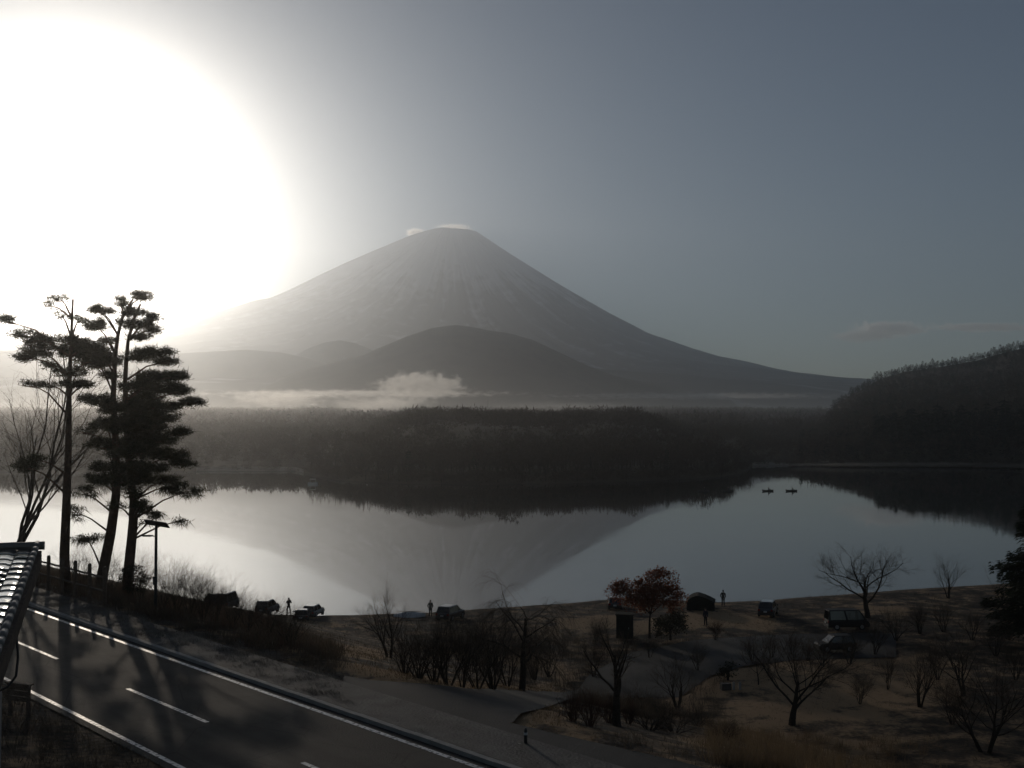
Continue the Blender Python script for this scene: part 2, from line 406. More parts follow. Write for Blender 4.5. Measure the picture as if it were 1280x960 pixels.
def seg_d(p, a, b):
    ax, ay = a; bx, by = b; dx, dy = bx - ax, by - ay
    t = max(0, min(1, ((p[0] - ax) * dx + (p[1] - ay) * dy) / (dx * dx + dy * dy + 1e-9)))
    return math.hypot(p[0] - ax - t * dx, p[1] - ay - t * dy)
DRY_LIT = [([(375, 808), (470, 818)], 7, .9), ([(436, 834), (500, 846), (590, 860), (640, 862)], 5, 1.1), ([(640, 824), (690, 832), (715, 845), (690, 860), (640, 864)], 6, .9),  # strips of dry grass; their sunlit paleness is put into the colour too
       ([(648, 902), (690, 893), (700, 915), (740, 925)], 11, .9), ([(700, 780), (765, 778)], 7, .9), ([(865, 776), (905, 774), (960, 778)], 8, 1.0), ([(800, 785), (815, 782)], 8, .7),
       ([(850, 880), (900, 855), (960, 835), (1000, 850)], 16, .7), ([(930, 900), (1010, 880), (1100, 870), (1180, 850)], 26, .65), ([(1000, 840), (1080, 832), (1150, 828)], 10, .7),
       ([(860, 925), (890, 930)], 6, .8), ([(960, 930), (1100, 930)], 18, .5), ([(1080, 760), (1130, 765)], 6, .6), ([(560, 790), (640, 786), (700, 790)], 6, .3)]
def pip(pt, poly):
    c = False; j = len(poly) - 1
    for i in range(len(poly)):
        if ((poly[i][1] > pt[1]) != (poly[j][1] > pt[1])) and pt[0] < (poly[j][0] - poly[i][0]) * (pt[1] - poly[i][1]) / (poly[j][1] - poly[i][1]) + poly[i][0]: c = not c
        j = i
    return c
ASPH = [[(430, 845), (470, 852), (510, 853.5), (590, 862), (651, 864), (705, 865), (735, 845), (790, 815), (850, 803), (930, 796), (1000, 792), (1120, 792), (1120, 822), (1000, 824), (925, 834), (885, 846), (850, 872), (780, 872), (705, 877), (674, 887), (641, 904), (690, 917), (735, 927), (815, 945), (870, 958), (960, 985), (880, 1030), (560, 925), (425, 872)]]
xs = np.concatenate([np.arange(-160, -62, 4), np.arange(-62, 62, .9), np.arange(62, 170, 4)])
ys = np.concatenate([np.arange(-30, 14, 4), np.arange(14, 152, .9), np.arange(152, 200, 6)])
V = []; Fc = []; A = []
for y in ys:
    for x in xs:
        z = zt(x, y) + mnoise.noise(Vector((x * .8, y * .8, 0))) * .012
        p, q = pq(x, y)
        if 13.3 < p < 25.2: z = ROAD_Z - .03
        V.append((x, y, z)); a = 0.0
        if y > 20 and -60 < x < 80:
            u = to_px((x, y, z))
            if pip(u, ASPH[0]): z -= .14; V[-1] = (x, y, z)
            for pl, wd, st in DRY_LIT:
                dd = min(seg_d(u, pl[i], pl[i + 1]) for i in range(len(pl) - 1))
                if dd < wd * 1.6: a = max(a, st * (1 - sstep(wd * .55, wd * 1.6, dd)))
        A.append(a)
nx = len(xs)
for j in range(len(ys) - 1):
    for i in range(nx - 1):
        p = j * nx + i; Fc.append((p, p + 1, p + nx + 1, p + nx))
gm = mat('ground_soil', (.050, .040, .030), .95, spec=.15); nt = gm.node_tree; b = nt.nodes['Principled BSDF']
at = nt.nodes.new('ShaderNodeAttribute'); at.attribute_name = 'dry'  # dry grass and the sunlit strips painted into the ground colour
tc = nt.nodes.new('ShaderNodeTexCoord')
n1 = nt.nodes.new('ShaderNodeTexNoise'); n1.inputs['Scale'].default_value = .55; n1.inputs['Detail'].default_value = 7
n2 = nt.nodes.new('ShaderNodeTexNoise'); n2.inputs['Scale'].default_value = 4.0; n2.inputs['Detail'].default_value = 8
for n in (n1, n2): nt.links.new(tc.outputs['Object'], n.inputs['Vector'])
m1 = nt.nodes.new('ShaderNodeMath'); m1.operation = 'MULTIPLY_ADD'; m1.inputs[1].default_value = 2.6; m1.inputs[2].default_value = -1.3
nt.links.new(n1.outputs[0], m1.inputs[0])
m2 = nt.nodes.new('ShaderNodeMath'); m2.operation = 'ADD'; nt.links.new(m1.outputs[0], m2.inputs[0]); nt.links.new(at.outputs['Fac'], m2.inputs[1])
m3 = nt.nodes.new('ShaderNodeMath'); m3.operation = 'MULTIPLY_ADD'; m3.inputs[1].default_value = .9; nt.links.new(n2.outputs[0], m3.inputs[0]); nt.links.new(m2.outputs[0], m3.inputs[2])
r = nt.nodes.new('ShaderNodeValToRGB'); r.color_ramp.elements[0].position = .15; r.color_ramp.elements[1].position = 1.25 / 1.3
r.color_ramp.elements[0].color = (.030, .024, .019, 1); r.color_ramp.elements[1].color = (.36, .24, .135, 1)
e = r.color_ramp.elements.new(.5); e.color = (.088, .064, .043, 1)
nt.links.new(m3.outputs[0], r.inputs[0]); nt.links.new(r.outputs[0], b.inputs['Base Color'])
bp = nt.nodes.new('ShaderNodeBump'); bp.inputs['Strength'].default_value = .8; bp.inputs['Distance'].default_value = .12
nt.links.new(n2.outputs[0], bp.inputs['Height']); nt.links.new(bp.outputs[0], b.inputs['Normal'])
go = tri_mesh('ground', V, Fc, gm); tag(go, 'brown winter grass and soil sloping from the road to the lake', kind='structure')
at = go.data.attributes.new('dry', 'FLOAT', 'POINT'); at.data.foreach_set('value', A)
go.data.polygons.foreach_set('use_smooth', [True] * len(Fc))

# ------------------------------------------------------------------ main road
asph = mat('asphalt', (.027, .0255, .0235), .78, var=(.046, .043, .038), scale=.45, bump=.25, bscale=18, spec=.14)
asph2 = mat('old_asphalt', (.028, .027, .025), .8, var=(.042, .040, .036), scale=.6, bump=.2, bscale=14, spec=.3)
conc = mat('concrete', (.26, .25, .23), .8, var=(.34, .33, .31), scale=1.5, bump=.3, bscale=12)
paint = mat('road_paint', (.72, .70, .66), .4, var=(.85, .83, .79), scale=3, bump=.2, bscale=20)
nt = asph.node_tree; b = nt.nodes['Principled BSDF']; ramp = [n for n in nt.nodes if n.type == 'VALTORGB'][0]; tcn = [n for n in nt.nodes if n.type == 'TEX_COORD'][0]
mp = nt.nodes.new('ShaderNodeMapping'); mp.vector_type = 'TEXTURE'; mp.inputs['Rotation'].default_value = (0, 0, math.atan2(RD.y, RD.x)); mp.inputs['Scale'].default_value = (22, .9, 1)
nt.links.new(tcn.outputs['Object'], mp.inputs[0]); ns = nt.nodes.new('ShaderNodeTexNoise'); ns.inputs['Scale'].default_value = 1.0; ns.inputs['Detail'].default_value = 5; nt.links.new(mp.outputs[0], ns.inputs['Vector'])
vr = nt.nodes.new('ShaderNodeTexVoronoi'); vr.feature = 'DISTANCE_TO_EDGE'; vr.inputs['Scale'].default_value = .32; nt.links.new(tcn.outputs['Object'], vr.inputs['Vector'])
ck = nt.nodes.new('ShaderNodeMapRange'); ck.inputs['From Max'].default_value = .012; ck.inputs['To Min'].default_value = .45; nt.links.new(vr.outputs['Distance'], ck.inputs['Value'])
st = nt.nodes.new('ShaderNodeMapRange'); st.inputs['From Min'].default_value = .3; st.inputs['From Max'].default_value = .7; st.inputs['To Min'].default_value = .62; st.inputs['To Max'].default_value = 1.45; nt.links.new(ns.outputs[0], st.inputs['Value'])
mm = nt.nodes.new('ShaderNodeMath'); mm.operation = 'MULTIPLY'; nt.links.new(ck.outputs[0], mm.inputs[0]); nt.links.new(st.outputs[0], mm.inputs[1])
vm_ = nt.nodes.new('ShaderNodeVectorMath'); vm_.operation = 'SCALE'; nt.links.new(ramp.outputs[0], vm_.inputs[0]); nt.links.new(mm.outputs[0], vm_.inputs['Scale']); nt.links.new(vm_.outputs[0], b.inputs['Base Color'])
nt = paint.node_tree; b = nt.nodes['Principled BSDF']; tcn = [n for n in nt.nodes if n.type == 'TEX_COORD'][0]; ramp = [n for n in nt.nodes if n.type == 'VALTORGB'][0]
ns = nt.nodes.new('ShaderNodeTexNoise'); ns.inputs['Scale'].default_value = 7.0; ns.inputs['Detail'].default_value = 7; nt.links.new(tcn.outputs['Object'], ns.inputs['Vector'])
wr = nt.nodes.new('ShaderNodeMapRange'); wr.inputs['From Min'].default_value = .50; wr.inputs['From Max'].default_value = .62; nt.links.new(ns.outputs[0], wr.inputs['Value'])
mx = nt.nodes.new('ShaderNodeMix'); mx.data_type = 'RGBA'; mx.inputs['B'].default_value = (.05, .047, .043, 1); nt.links.new(wr.outputs[0], mx.inputs['Factor']); nt.links.new(ramp.outputs[0], mx.inputs['A']); nt.links.new(mx.outputs['Result'], b.inputs['Base Color'])
frost = mat('frosty_pavement', (.035, .032, .028), .8, var=(.10, .095, .087), scale=.9, bump=.6, bscale=10)
Q0, Q1 = -45, 150
def strip(name, p0, p1, z, m, q0=Q0, q1=Q1, dq=3.0, kind=None, parent=None, h=0.0):
    mb = MB(); n = max(1, int(abs(q1 - q0) / dq))
    for i in range(n):
        a = q0 + (q1 - q0) * i / n; c = q0 + (q1 - q0) * (i + 1) / n
        mb.poly([(*xy(p0, c), z), (*xy(p0, a), z), (*xy(p1, a), z), (*xy(p1, c), z)])
    o = mb.build(name, m, parent)
    if kind: o['kind'] = kind
    return o
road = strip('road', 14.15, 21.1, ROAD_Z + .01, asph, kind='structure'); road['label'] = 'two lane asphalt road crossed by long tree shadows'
LN = ROAD_Z + .016
strip('edge_line', 20.62, 20.80, LN, paint, parent=road)
strip('edge_line', 14.42, 14.58, LN, paint, parent=road)
qa = pq(*at_z(25, 797, 11).xy)[1]; qb = pq(*at_z(83, 823, 11).xy)[1]; qc = pq(*at_z(168, 860, 11).xy)[1]; qd = pq(*at_z(272, 901, 11).xy)[1]; qe = pq(*at_z(405, 948, 11).xy)[1]
per = qa - qc
for a, c in ((qa, qb), (qc, qd), (qe, qe - 8), (qe - per, qe - per - 8), (qa + per, qa + per - 8), (qa + 2 * per, qa + 2 * per - 8), (qa + 3 * per, qa + 3 * per - 8)):
    strip('centre_dash', 17.20, 17.36, LN, paint, q0=c, q1=a, parent=road)
pav = strip('pavement', 21.38, 23.5, ROAD_Z + .12, frost, kind='structure'); pav['label'] = 'frosty footway behind the kerb of the road'
kerb = thing('kerb', None, None); kerb['kind'] = 'structure'; kerb['label'] = 'concrete kerb along the lake side of the road'
ks = MB().box((0, 0, .06), (.22, .98, .15)); ksm = ks.mesh('kerb_stone', conc)
for i in range(150):
    q = Q0 + 8 + i; x, y = xy(21.24, q)
    o = link('kerb_stone', ksm, kerb, (x, y, ROAD_Z - .01)); o.rotation_euler.z = math.atan2(RD.y, RD.x) - R(90); o.location.z += (i * 37 % 7 - 3) * .002

# ------------------------------------------------------------------ side road and car park
def poly_resample(pts, n):
    pts = [Vector(p) for p in pts]; L = [0]
    for i in range(1, len(pts)): L.append(L[-1] + (pts[i] - pts[i - 1]).length)
    out = []
    for k in range(n):
        s = L[-1] * k / (n - 1)
        out.append(Vector([float(np.interp(s, L, [p[c] for p in pts])) for c in range(3)]))
    return out
def draped(name, up, low, m, off, n=70, k=14, label=None):
    A_ = poly_resample([at_t(*p) for p in up], n); B_ = poly_resample([at_t(*p) for p in low], n)
    V = []; Fc = []
    for i in range(n):
        for j in range(k + 1):
            p = A_[i].lerp(B_[i], j / k); V.append((p.x, p.y, zt(p.x, p.y) + off))
    for i in range(n - 1):
        for j in range(k):
            q = i * (k + 1) + j; Fc.append((q, q + 1, q + k + 2, q + k + 1))
    o = tri_mesh(name, V, Fc, m); o['kind'] = 'structure'
    if label: o['label'] = label
    return o
draped('side_road', [(430, 845), (470, 852), (510, 853.5), (590, 862), (651, 864), (705, 865), (735, 845), (790, 815), (850, 803), (930, 796), (1000, 792), (1120, 792)],
       [(425, 872), (520, 900), (590, 908), (641, 904), (674, 887), (705, 877), (780, 872), (850, 872), (885, 846), (925, 834), (1000, 824), (1120, 822)], asph2, .02, label='asphalt side road bending down to the lakeside car park')
draped('side_road', [(520, 900), (580, 902), (641, 905), (690, 917), (735, 927), (815, 945), (870, 958), (960, 985)],
       [(500, 908), (560, 925), (620, 943), (660, 956), (720, 975), (800, 1000), (880, 1030), (960, 1050)], asph2, .03, label='asphalt strip between the kerb and the grassy nose of the slope')
# ------------------------------------------------------------------ plants
rnd = random.Random(5); nrg = np.random.default_rng(5)
bark = mat('bark', (.060, .047, .037), .9, var=(.10, .08, .062), scale=5, bump=.8, bscale=14, spec=.15)
bark_d = mat('dark_bark', (.032, .026, .021), .92, var=(.055, .045, .036), scale=6, bump=.6, bscale=16, spec=.1)
pine_bark = mat('pine_bark', (.075, .050, .038), .9, var=(.12, .075, .05), scale=4, bump=1.0, bscale=9, spec=.1)
twig_m = mat('twig', (.080, .062, .048), .9, var=(.115, .088, .066), scale=3, spec=.15)
twig_r = mat('red_twig', (.085, .050, .038), .85, var=(.12, .070, .050), scale=3, spec=.15)
needle = mat('needles', (.034, .034, .018), .7, var=(.065, .060, .030), scale=1.2, spec=.3)
needle_d = mat('dark_needles', (.016, .022, .013), .8, var=(.028, .034, .018), scale=1.0, spec=.2)
leaf_r = mat('rust_leaves', (.15, .048, .026), .8, var=(.22, .08, .04), scale=1.3, spec=.2)
leaf_g = mat('dark_leaves', (.028, .030, .018), .75, var=(.050, .046, .026), scale=2.0, spec=.3)
wood_far = mat('far_twigs', (.055, .043, .034), .95, var=(.085, .066, .050), scale=.25, spec=.08)
straw = mat('dry_grass', (.17, .12, .07), .85, var=(.27, .19, .11), scale=.8, spec=.15)
weed_m = mat('weeds', (.085, .068, .050), .9, var=(.13, .105, .078), scale=.6, spec=.1)

def translucent(m, f):
    nt = m.node_tree; b = nt.nodes['Principled BSDF']; t = nt.nodes.new('ShaderNodeBsdfTranslucent'); mx = nt.nodes.new('ShaderNodeMixShader'); mx.inputs[0].default_value = f
    if b.inputs['Base Color'].links: nt.links.new(b.inputs['Base Color'].links[0].from_socket, t.inputs['Color'])
    else: t.inputs['Color'].default_value = b.inputs['Base Color'].default_value
    nt.links.new(b.outputs[0], mx.inputs[1]); nt.links.new(t.outputs[0], mx.inputs[2]); nt.links.new(mx.outputs[0], nt.nodes['Material Output'].inputs['Surface'])
for m_, f_ in ((leaf_r, .5), (leaf_g, .3), (straw, .3), (weed_m, .35), (needle, .35), (needle_d, .2), (twig_m, .2), (twig_r, .3), (wood_far, .2)): translucent(m_, f_)

def blades(cen, length, width, dirs, rng, bend=.3):
    """thin triangles: base centre, direction; arrays (n,3)"""
    n = len(cen); dirs = dirs / (np.linalg.norm(dirs, axis=1, keepdims=True) + 1e-9)
    r_ = rng.normal(size=(n, 3)); side = np.cross(dirs, r_); side /= (np.linalg.norm(side, axis=1, keepdims=True) + 1e-9)
    L = np.asarray(length).reshape(-1, 1) * np.ones((n, 1)); W = np.asarray(width).reshape(-1, 1) * np.ones((n, 1))
    a = cen - side * W / 2; b_ = cen + side * W / 2; c = cen + dirs * L
    V = np.stack([a, b_, c], 1).reshape(-1, 3); Fc = np.arange(n * 3).reshape(-1, 3)
    return V, Fc
def flakes(cen, size, rng):
    """small free triangles in random directions"""
    n = len(cen); u = rng.normal(size=(n, 3)); v = rng.normal(size=(n, 3))
    u /= np.linalg.norm(u, axis=1, keepdims=True); v /= np.linalg.norm(v, axis=1, keepdims=True)
    s = np.asarray(size).reshape(-1, 1) * np.ones((n, 1))
    V = np.stack([cen - u * s * .5, cen + u * s * .5, cen + v * s * .9], 1).reshape(-1, 3)
    return V, np.arange(n * 3).reshape(-1, 3)
def in_ball(n, rng, shell=.0):
    d = rng.normal(size=(n, 3)); d /= np.linalg.norm(d, axis=1, keepdims=True)
    return d * (rng.uniform(shell ** 3, 1, (n, 1)) ** (1 / 3))

def rand_perp(d, rng):
    r_ = Vector((rng.gauss(0, 1), rng.gauss(0, 1), rng.gauss(0, 1))); a = d.cross(r_)
    return a.normalized() if a.length > 1e-6 else Vector((1, 0, 0))
def grow(levels, p, d, L, r, lvl, P, rng):
    """P: kids per level, angle per level, ratio per level, up per level, wob"""
    n = [6, 5, 4, 3, 2, 1][min(lvl, 5)]; pts = [p.copy()]; rad = [r]; q = p.copy(); dd = d.copy(); dirs = [dd.copy()]
    tip = .28 if lvl < P['levels'] else .4
    for i in range(n):
        dd = dd + rand_perp(dd, rng) * P['wob'] * (1.0 if lvl else .5) + Vector((0, 0, P['up'][min(lvl, len(P['up']) - 1)]))
        dd.normalize(); q = q + dd * (L / n); pts.append(q.copy()); rad.append(r * (1 - (1 - tip) * (i + 1) / n)); dirs.append(dd.copy())
    levels[min(lvl, len(levels) - 1)].tube(pts, rad, [8, 6, 4, 3, 3][min(lvl, 4)], cap=lvl == 0)
    if lvl >= P['levels']: return
    k = P['kids'][lvl]; lo = P['from'][lvl]
    for j in range(k):
        t = lo + (1 - lo) * (j + rng.random() * .8) / k; t = min(t, .99); f = t * n; i = int(f); u = f - i
        pp = pts[i].lerp(pts[i + 1], u); rr = rad[i] + (rad[i + 1] - rad[i]) * u
        a = P['ang'][lvl] * (.7 + .6 * rng.random())
        bd = dirs[min(i + 1, n)]; side = rand_perp(bd, rng)
        if lvl == 0: 
            az = j * 2.4 + rng.random(); h = Vector((math.cos(az), math.sin(az), 0)); side = (h - bd * h.dot(bd)).normalized()
        nd = (bd * math.cos(a) + side * math.sin(a)).normalized()
        ln = L * P['ratio'][lvl] * (.65 + .6 * rng.random()) * (1.15 - .45 * t if lvl else 1)
        grow(levels, pp, nd, ln, min(rr * .72, max(.010, rr * P['thin'])), lvl + 1, P, rng)
BASE = dict(levels=4, kids=[7, 7, 6, 5, 4], ang=[.75, .7, .7, .7, .7], ratio=[1.05, .68, .55, .5, .55], up=[.02, .08, .05, .0, .0], wob=.20, thin=.50)
BASE['from'] = [.35, .25, .2, .2, .2]
def bare_tree(name, label, cat, loc, H, r, seed, stems=1, lean=.0, fan=.35, m=bark_d, tw=twig_m, first=.45, group=None, **kw):
    """a leafless tree or shrub grown branch by branch: trunk, limbs and twigs"""
    P = dict(BASE); P.update(kw); P['kids'] = (list(P['kids']) + [4])[:5]; P['ang'] = (list(P['ang']) + [.7])[:5]; P['ratio'] = (list(P['ratio']) + [.6])[:5]; rng = random.Random(seed)
    T, B, W = MB(), MB(), MB()
    for s in range(stems):
        az = 6.283 * s / stems + rng.random(); f = (fan * (.5 + rng.random()) if stems > 1 else lean)
        d = Vector((math.cos(az) * f, math.sin(az) * f, 1)).normalized()
        off = Vector((math.cos(az), math.sin(az), 0)) * (r * 1.2 if stems > 1 else 0)
        hh = H * first * (.8 + .4 * rng.random())
        grow([T, B, W], off + Vector((0, 0, -.15)), d, hh, r * (.7 + .5 * rng.random()), 0, P, rng)
    # scale to the asked height
    zz = sorted(v[2] for mb in (T, B, W) for v in mb.v); zmax = zz[int(len(zz) * .985)]; k = H / zmax
    t = thing(name, label, cat, loc, 0, group)
    for mb, nm, mm in ((T, 'trunk', m), (B, 'limbs', m), (W, 'twigs', tw)):
        if mb.f:
            mb.v = [(v[0] * k, v[1] * k, v[2] * k) for v in mb.v]; mb.build(nm, mm, t)
    return t
def place(px, py, hpx):
    """foot on the terrain under a pixel, and the metres that hpx pixels are there"""
    p = at_t(px, py); return p, hpx * p.y / F
def tree_at(px, py, top, r, seed, name, label, cat='tree', **kw):
    if cat == 'tree': kw.setdefault('levels', 5)
    p, H = place(px, py, py - top); return bare_tree(name, label, cat, p, H, r, seed, **kw)

WIDE = dict(ang=[.95, .8, .7, .7], up=[.0, .06, .05, .0, .0], ratio=[1.0, .6, .5, .5])
tree_at(990, 906, 785, .16, 11, 'bare_tree', 'bare tree with a forked trunk standing in the middle of the dry lawn', first=.34, kids=[8, 7, 7, 6], lean=.05, ang=[.85, .7, .7, .7], ratio=[1.25, .7, .55, .5])
tree_at(1085, 772, 681, .17, 12, 'bare_tree', 'large wide bare tree on the shore beside the dark parked van', first=.30, kids=[8, 7, 7, 6], **WIDE)
tree_at(652, 864, 737, .13, 13, 'weeping_tree', 'weeping bare tree at the round bed beside the side road', first=.5, kids=[9, 8, 7, 5], ang=[1.0, .9, .7, .5], up=[.0, -.02, -.34, -.45, -.5], ratio=[.8, .8, .7, .6])
tree_at(486, 822, 727, .10, 14, 'bare_tree', 'slender bare tree with upright stems near the water behind the verge', stems=4, fan=.16, first=.6, kids=[5, 5, 5, 4], ang=[.45, .5, .6, .6])
tree_at(772, 908, 772, .11, 15, 'bare_tree', 'thin tall bare tree rising out of the brambles by the side road', first=.6, kids=[7, 5, 5, 4], ang=[.6, .6, .6, .6], ratio=[.6, .5, .5, .5])
tree_at(847, 884, 806, .09, 16, 'bare_tree', 'small bare tree with several stems at the edge of the lawn', stems=5, fan=.38, first=.55, kids=[4, 4, 4, 4], ang=[.5, .55, .6, .6])
tree_at(1150, 884, 790, .11, 17, 'bare_tree', 'bare tree of many upright stems right of the lawn', stems=6, fan=.22, first=.6, kids=[5, 5, 5, 4], ang=[.45, .5, .6, .6])
tree_at(1232, 940, 800, .16, 18, 'bare_tree', 'dark twiggy bare tree in the lower right corner', stems=3, fan=.3, first=.45, kids=[8, 7, 6, 5])
tree_at(948, 856, 782, .07, 19, 'bare_tree', 'slim bare sapling behind the stone block', first=.5, kids=[7, 6, 5, 4])
tree_at(1186, 748, 690, .10, 20, 'bare_tree', 'bare tree at the waterline between the wide tree and the conifer', stems=3, fan=.3, first=.5, kids=[5, 5, 5, 4], ang=[.5, .5, .6, .6])
tree_at(1252, 752, 700, .08, 21, 'bare_tree', 'sparse bare sapling close beside the dark conifer', stems=3, fan=.2, first=.6, kids=[4, 4, 4, 4], ang=[.4, .5, .6, .6])
tree_at(1205, 870, 775, .10, 22, 'bare_tree', 'bare tree in the shade between the many stemmed tree and the corner', stems=2, fan=.2, first=.5, kids=[7, 6, 5, 4])
# shrubs of the thicket beside the weeping tree
TH = [(506, 842, 772), (524, 848, 778), (543, 852, 770), (560, 856, 764), (578, 859, 768), (597, 861, 762), (616, 862, 755), (634, 858, 770), (552, 838, 765), (590, 840, 758), (622, 842, 752), (668, 850, 768), (686, 846, 782)]
ORD = ['leftmost', 'second from the left', 'third from the left', 'fourth from the left', 'fifth from the left', 'sixth from the left', 'seventh from the left', 'eighth from the left', 'ninth from the left']
for i, (px, py, top) in enumerate(TH):
    tree_at(px, py, top, .05, 40 + i, 'bare_shrub', 'leafless shrub, %s in the %s row of the dark thicket' % ((ORD[i], 'front') if i < 8 else (ORD[i - 8], 'back')), 'shrub', stems=6, fan=.40, first=.5, kids=[5, 5, 5, 4], ang=[.5, .6, .6, .6], group='shrubs of the dark thicket')
RS = [(716, 902, 862), (738, 908, 856), (762, 904, 862), (786, 905, 868)]
RS.sort()
for i, (px, py, top) in enumerate(RS):
    tree_at(px, py, top, .035, 60 + i, 'red_shrub', 'reddish shrub on the grassy nose by the side road, %s' % ORD[i], 'shrub', stems=10, fan=.42, first=.6, kids=[5, 5, 4, 3], ang=[.4, .5, .6, .6], m=twig_r, tw=twig_r, group='reddish shrubs by the side road')
BR = [(812, 912, 876), (842, 915, 880), (872, 908, 880), (800, 890, 850), (905, 925, 895), (830, 900, 866)]
BR.sort()
for i, (px, py, top) in enumerate(BR):
    tree_at(px, py, top, .03, 70 + i, 'bramble', 'low brown bramble below the small lawn tree, %s' % ORD[i], 'bramble', stems=9, fan=.7, first=.6, kids=[5, 5, 4, 3], ang=[.6, .7, .7, .6], up=[-.05, -.02, 0, 0, 0], group='brambles below the lawn')
for i, (px, py, top) in enumerate([(940, 826, 790), (965, 822, 786), (990, 818, 788), (1010, 826, 794)]):
    tree_at(px, py, top, .04, 80 + i, 'bare_shrub', 'brown shrub between lawn and car park, %s' % ORD[i], 'shrub', stems=6, fan=.35, first=.5, kids=[5, 5, 5, 4], ang=[.5, .6, .6, .6], tw=twig_r, group='brown shrubs by the car park')
for i, (px, py, top) in enumerate([(1028, 832, 786), (1062, 830, 782), (1094, 818, 770), (1120, 800, 752), (1150, 792, 748), (1180, 790, 750), (1215, 800, 755), (1245, 820, 768), (1270, 850, 790)]):
    tree_at(px, py, top, .05, 90 + i, 'bare_shrub', 'dark bare shrub near the long dark van, %s' % ORD[i], 'shrub', stems=6, fan=.35, first=.5, kids=[6, 5, 5, 4], ang=[.5, .6, .6, .6], group='dark shrubs right of the van')

ORD2 = ['below the wide bare tree', 'near the dark corner tree', 'beside the many stemmed tree', 'under the dark conifer', 'between lawn tree and many stemmed tree', 'left of the round dark bush', 'behind the thin tall tree', 'left of the upright shed', 'in front of the rust leaved tree', 'below the low hut']
for i, (px, py, top) in enumerate([(1110, 862, 800), (1190, 905, 838), (1172, 850, 790), (1262, 800, 745), (1075, 880, 838), (872, 838, 800), (742, 846, 790), (745, 806, 772), (812, 822, 788), (895, 800, 772)]):
    tree_at(px, py, top, .04, 140 + i, 'bare_shrub', 'fine twigged bare shrub ' + ORD2[i], 'shrub', stems=5, fan=.3, first=.5, kids=[6, 6, 6, 5], ang=[.5, .6, .6, .6], tw=twig_r if i % 3 == 0 else twig_m, group='scattered bare shrubs on the slope')
# --- rust leaved tree by the shore
def leafy(name, label, cat, foot, lobes, trunk_px, lm, tm, n, size, seed, trunk_r=.12):
    """lobes and trunk given as pixels at the depth of the foot"""
    Y = foot.y; t = thing(name, label, cat, foot); rng = np.random.default_rng(seed)
    tb = MB(); path = [at_y(x, y, Y) - foot for x, y in trunk_px]; path[0].z = -.1
    tb.tube(path, [trunk_r * (1 - .5 * i / (len(path) - 1)) for i in range(len(path))], 8)
    for cx, cy, rx, ry in lobes:
        c = at_y(cx, cy, Y) - foot; a = path[-1]; mid = (a + c) / 2 + Vector((0, rng.uniform(-.3, .3), .1))
        tb.tube([a - Vector((0, 0, .2)), mid, c], [trunk_r * .45, trunk_r * .3, trunk_r * .1], 5)
    tb.build('trunk', tm, t)
    VV = []
    for cx, cy, rx, ry in lobes:
        c = np.array(at_y(cx, cy, Y) - foot); s = np.array([rx * Y / F, rx * Y / F * .8, ry * Y / F])
        k = int(n * (rx * ry) / 600); cl = in_ball(max(10, k // 14), rng, .35)
        pts = (cl[rng.integers(0, len(cl), k)] + rng.normal(size=(k, 3)) * .16) * s + c
        VV.append(flakes(pts, rng.uniform(.6, 1.3, k) * size, rng)[0])
    V = np.concatenate(VV); tri_mesh('crown', V, np.arange(len(V)).reshape(-1, 3), lm, t)
    return t
p = at_t(812, 798)
leafy('rust_leaved_tree', 'small tree still holding rust brown leaves by the shore', 'tree', p, [(785, 740, 24, 15), (805, 748, 22, 16), (826, 728, 22, 17), (842, 748, 16, 18), (818, 742, 22, 16), (772, 736, 10, 9), (826, 714, 9, 6), (800, 726, 8, 5)],
      [(812, 798), (812, 778), (813, 765)], leaf_r, bark_d, 3400, .17, 3)
p = at_t(838, 800)
leafy('evergreen_bush', 'dark rounded bush under the rust leaved tree', 'bush', p, [(836, 782, 20, 14), (846, 776, 14, 14), (826, 784, 12, 12)], [(838, 800), (838, 794), (837, 788)], leaf_g, bark_d, 3400, .14, 4)
p = at_t(910, 850)
leafy('evergreen_bush', 'small round dark bush at the back edge of the lawn', 'bush', p, [(911, 836, 12, 11), (905, 840, 9, 9)], [(910, 850), (910, 845), (910, 842)], leaf_g, bark_d, 2200, .12, 5)
p = on(165, 68)
leafy('evergreen_bush', 'round leafy bush at the foot of the right pine trunk', 'bush', p, [(165, 714, 16, 8), (178, 722, 12, 7), (158, 722, 10, 8), (170, 732, 16, 10)], [(166, 752), (166, 740), (167, 730)], leaf_g, bark_d, 3200, .10, 6, .05)

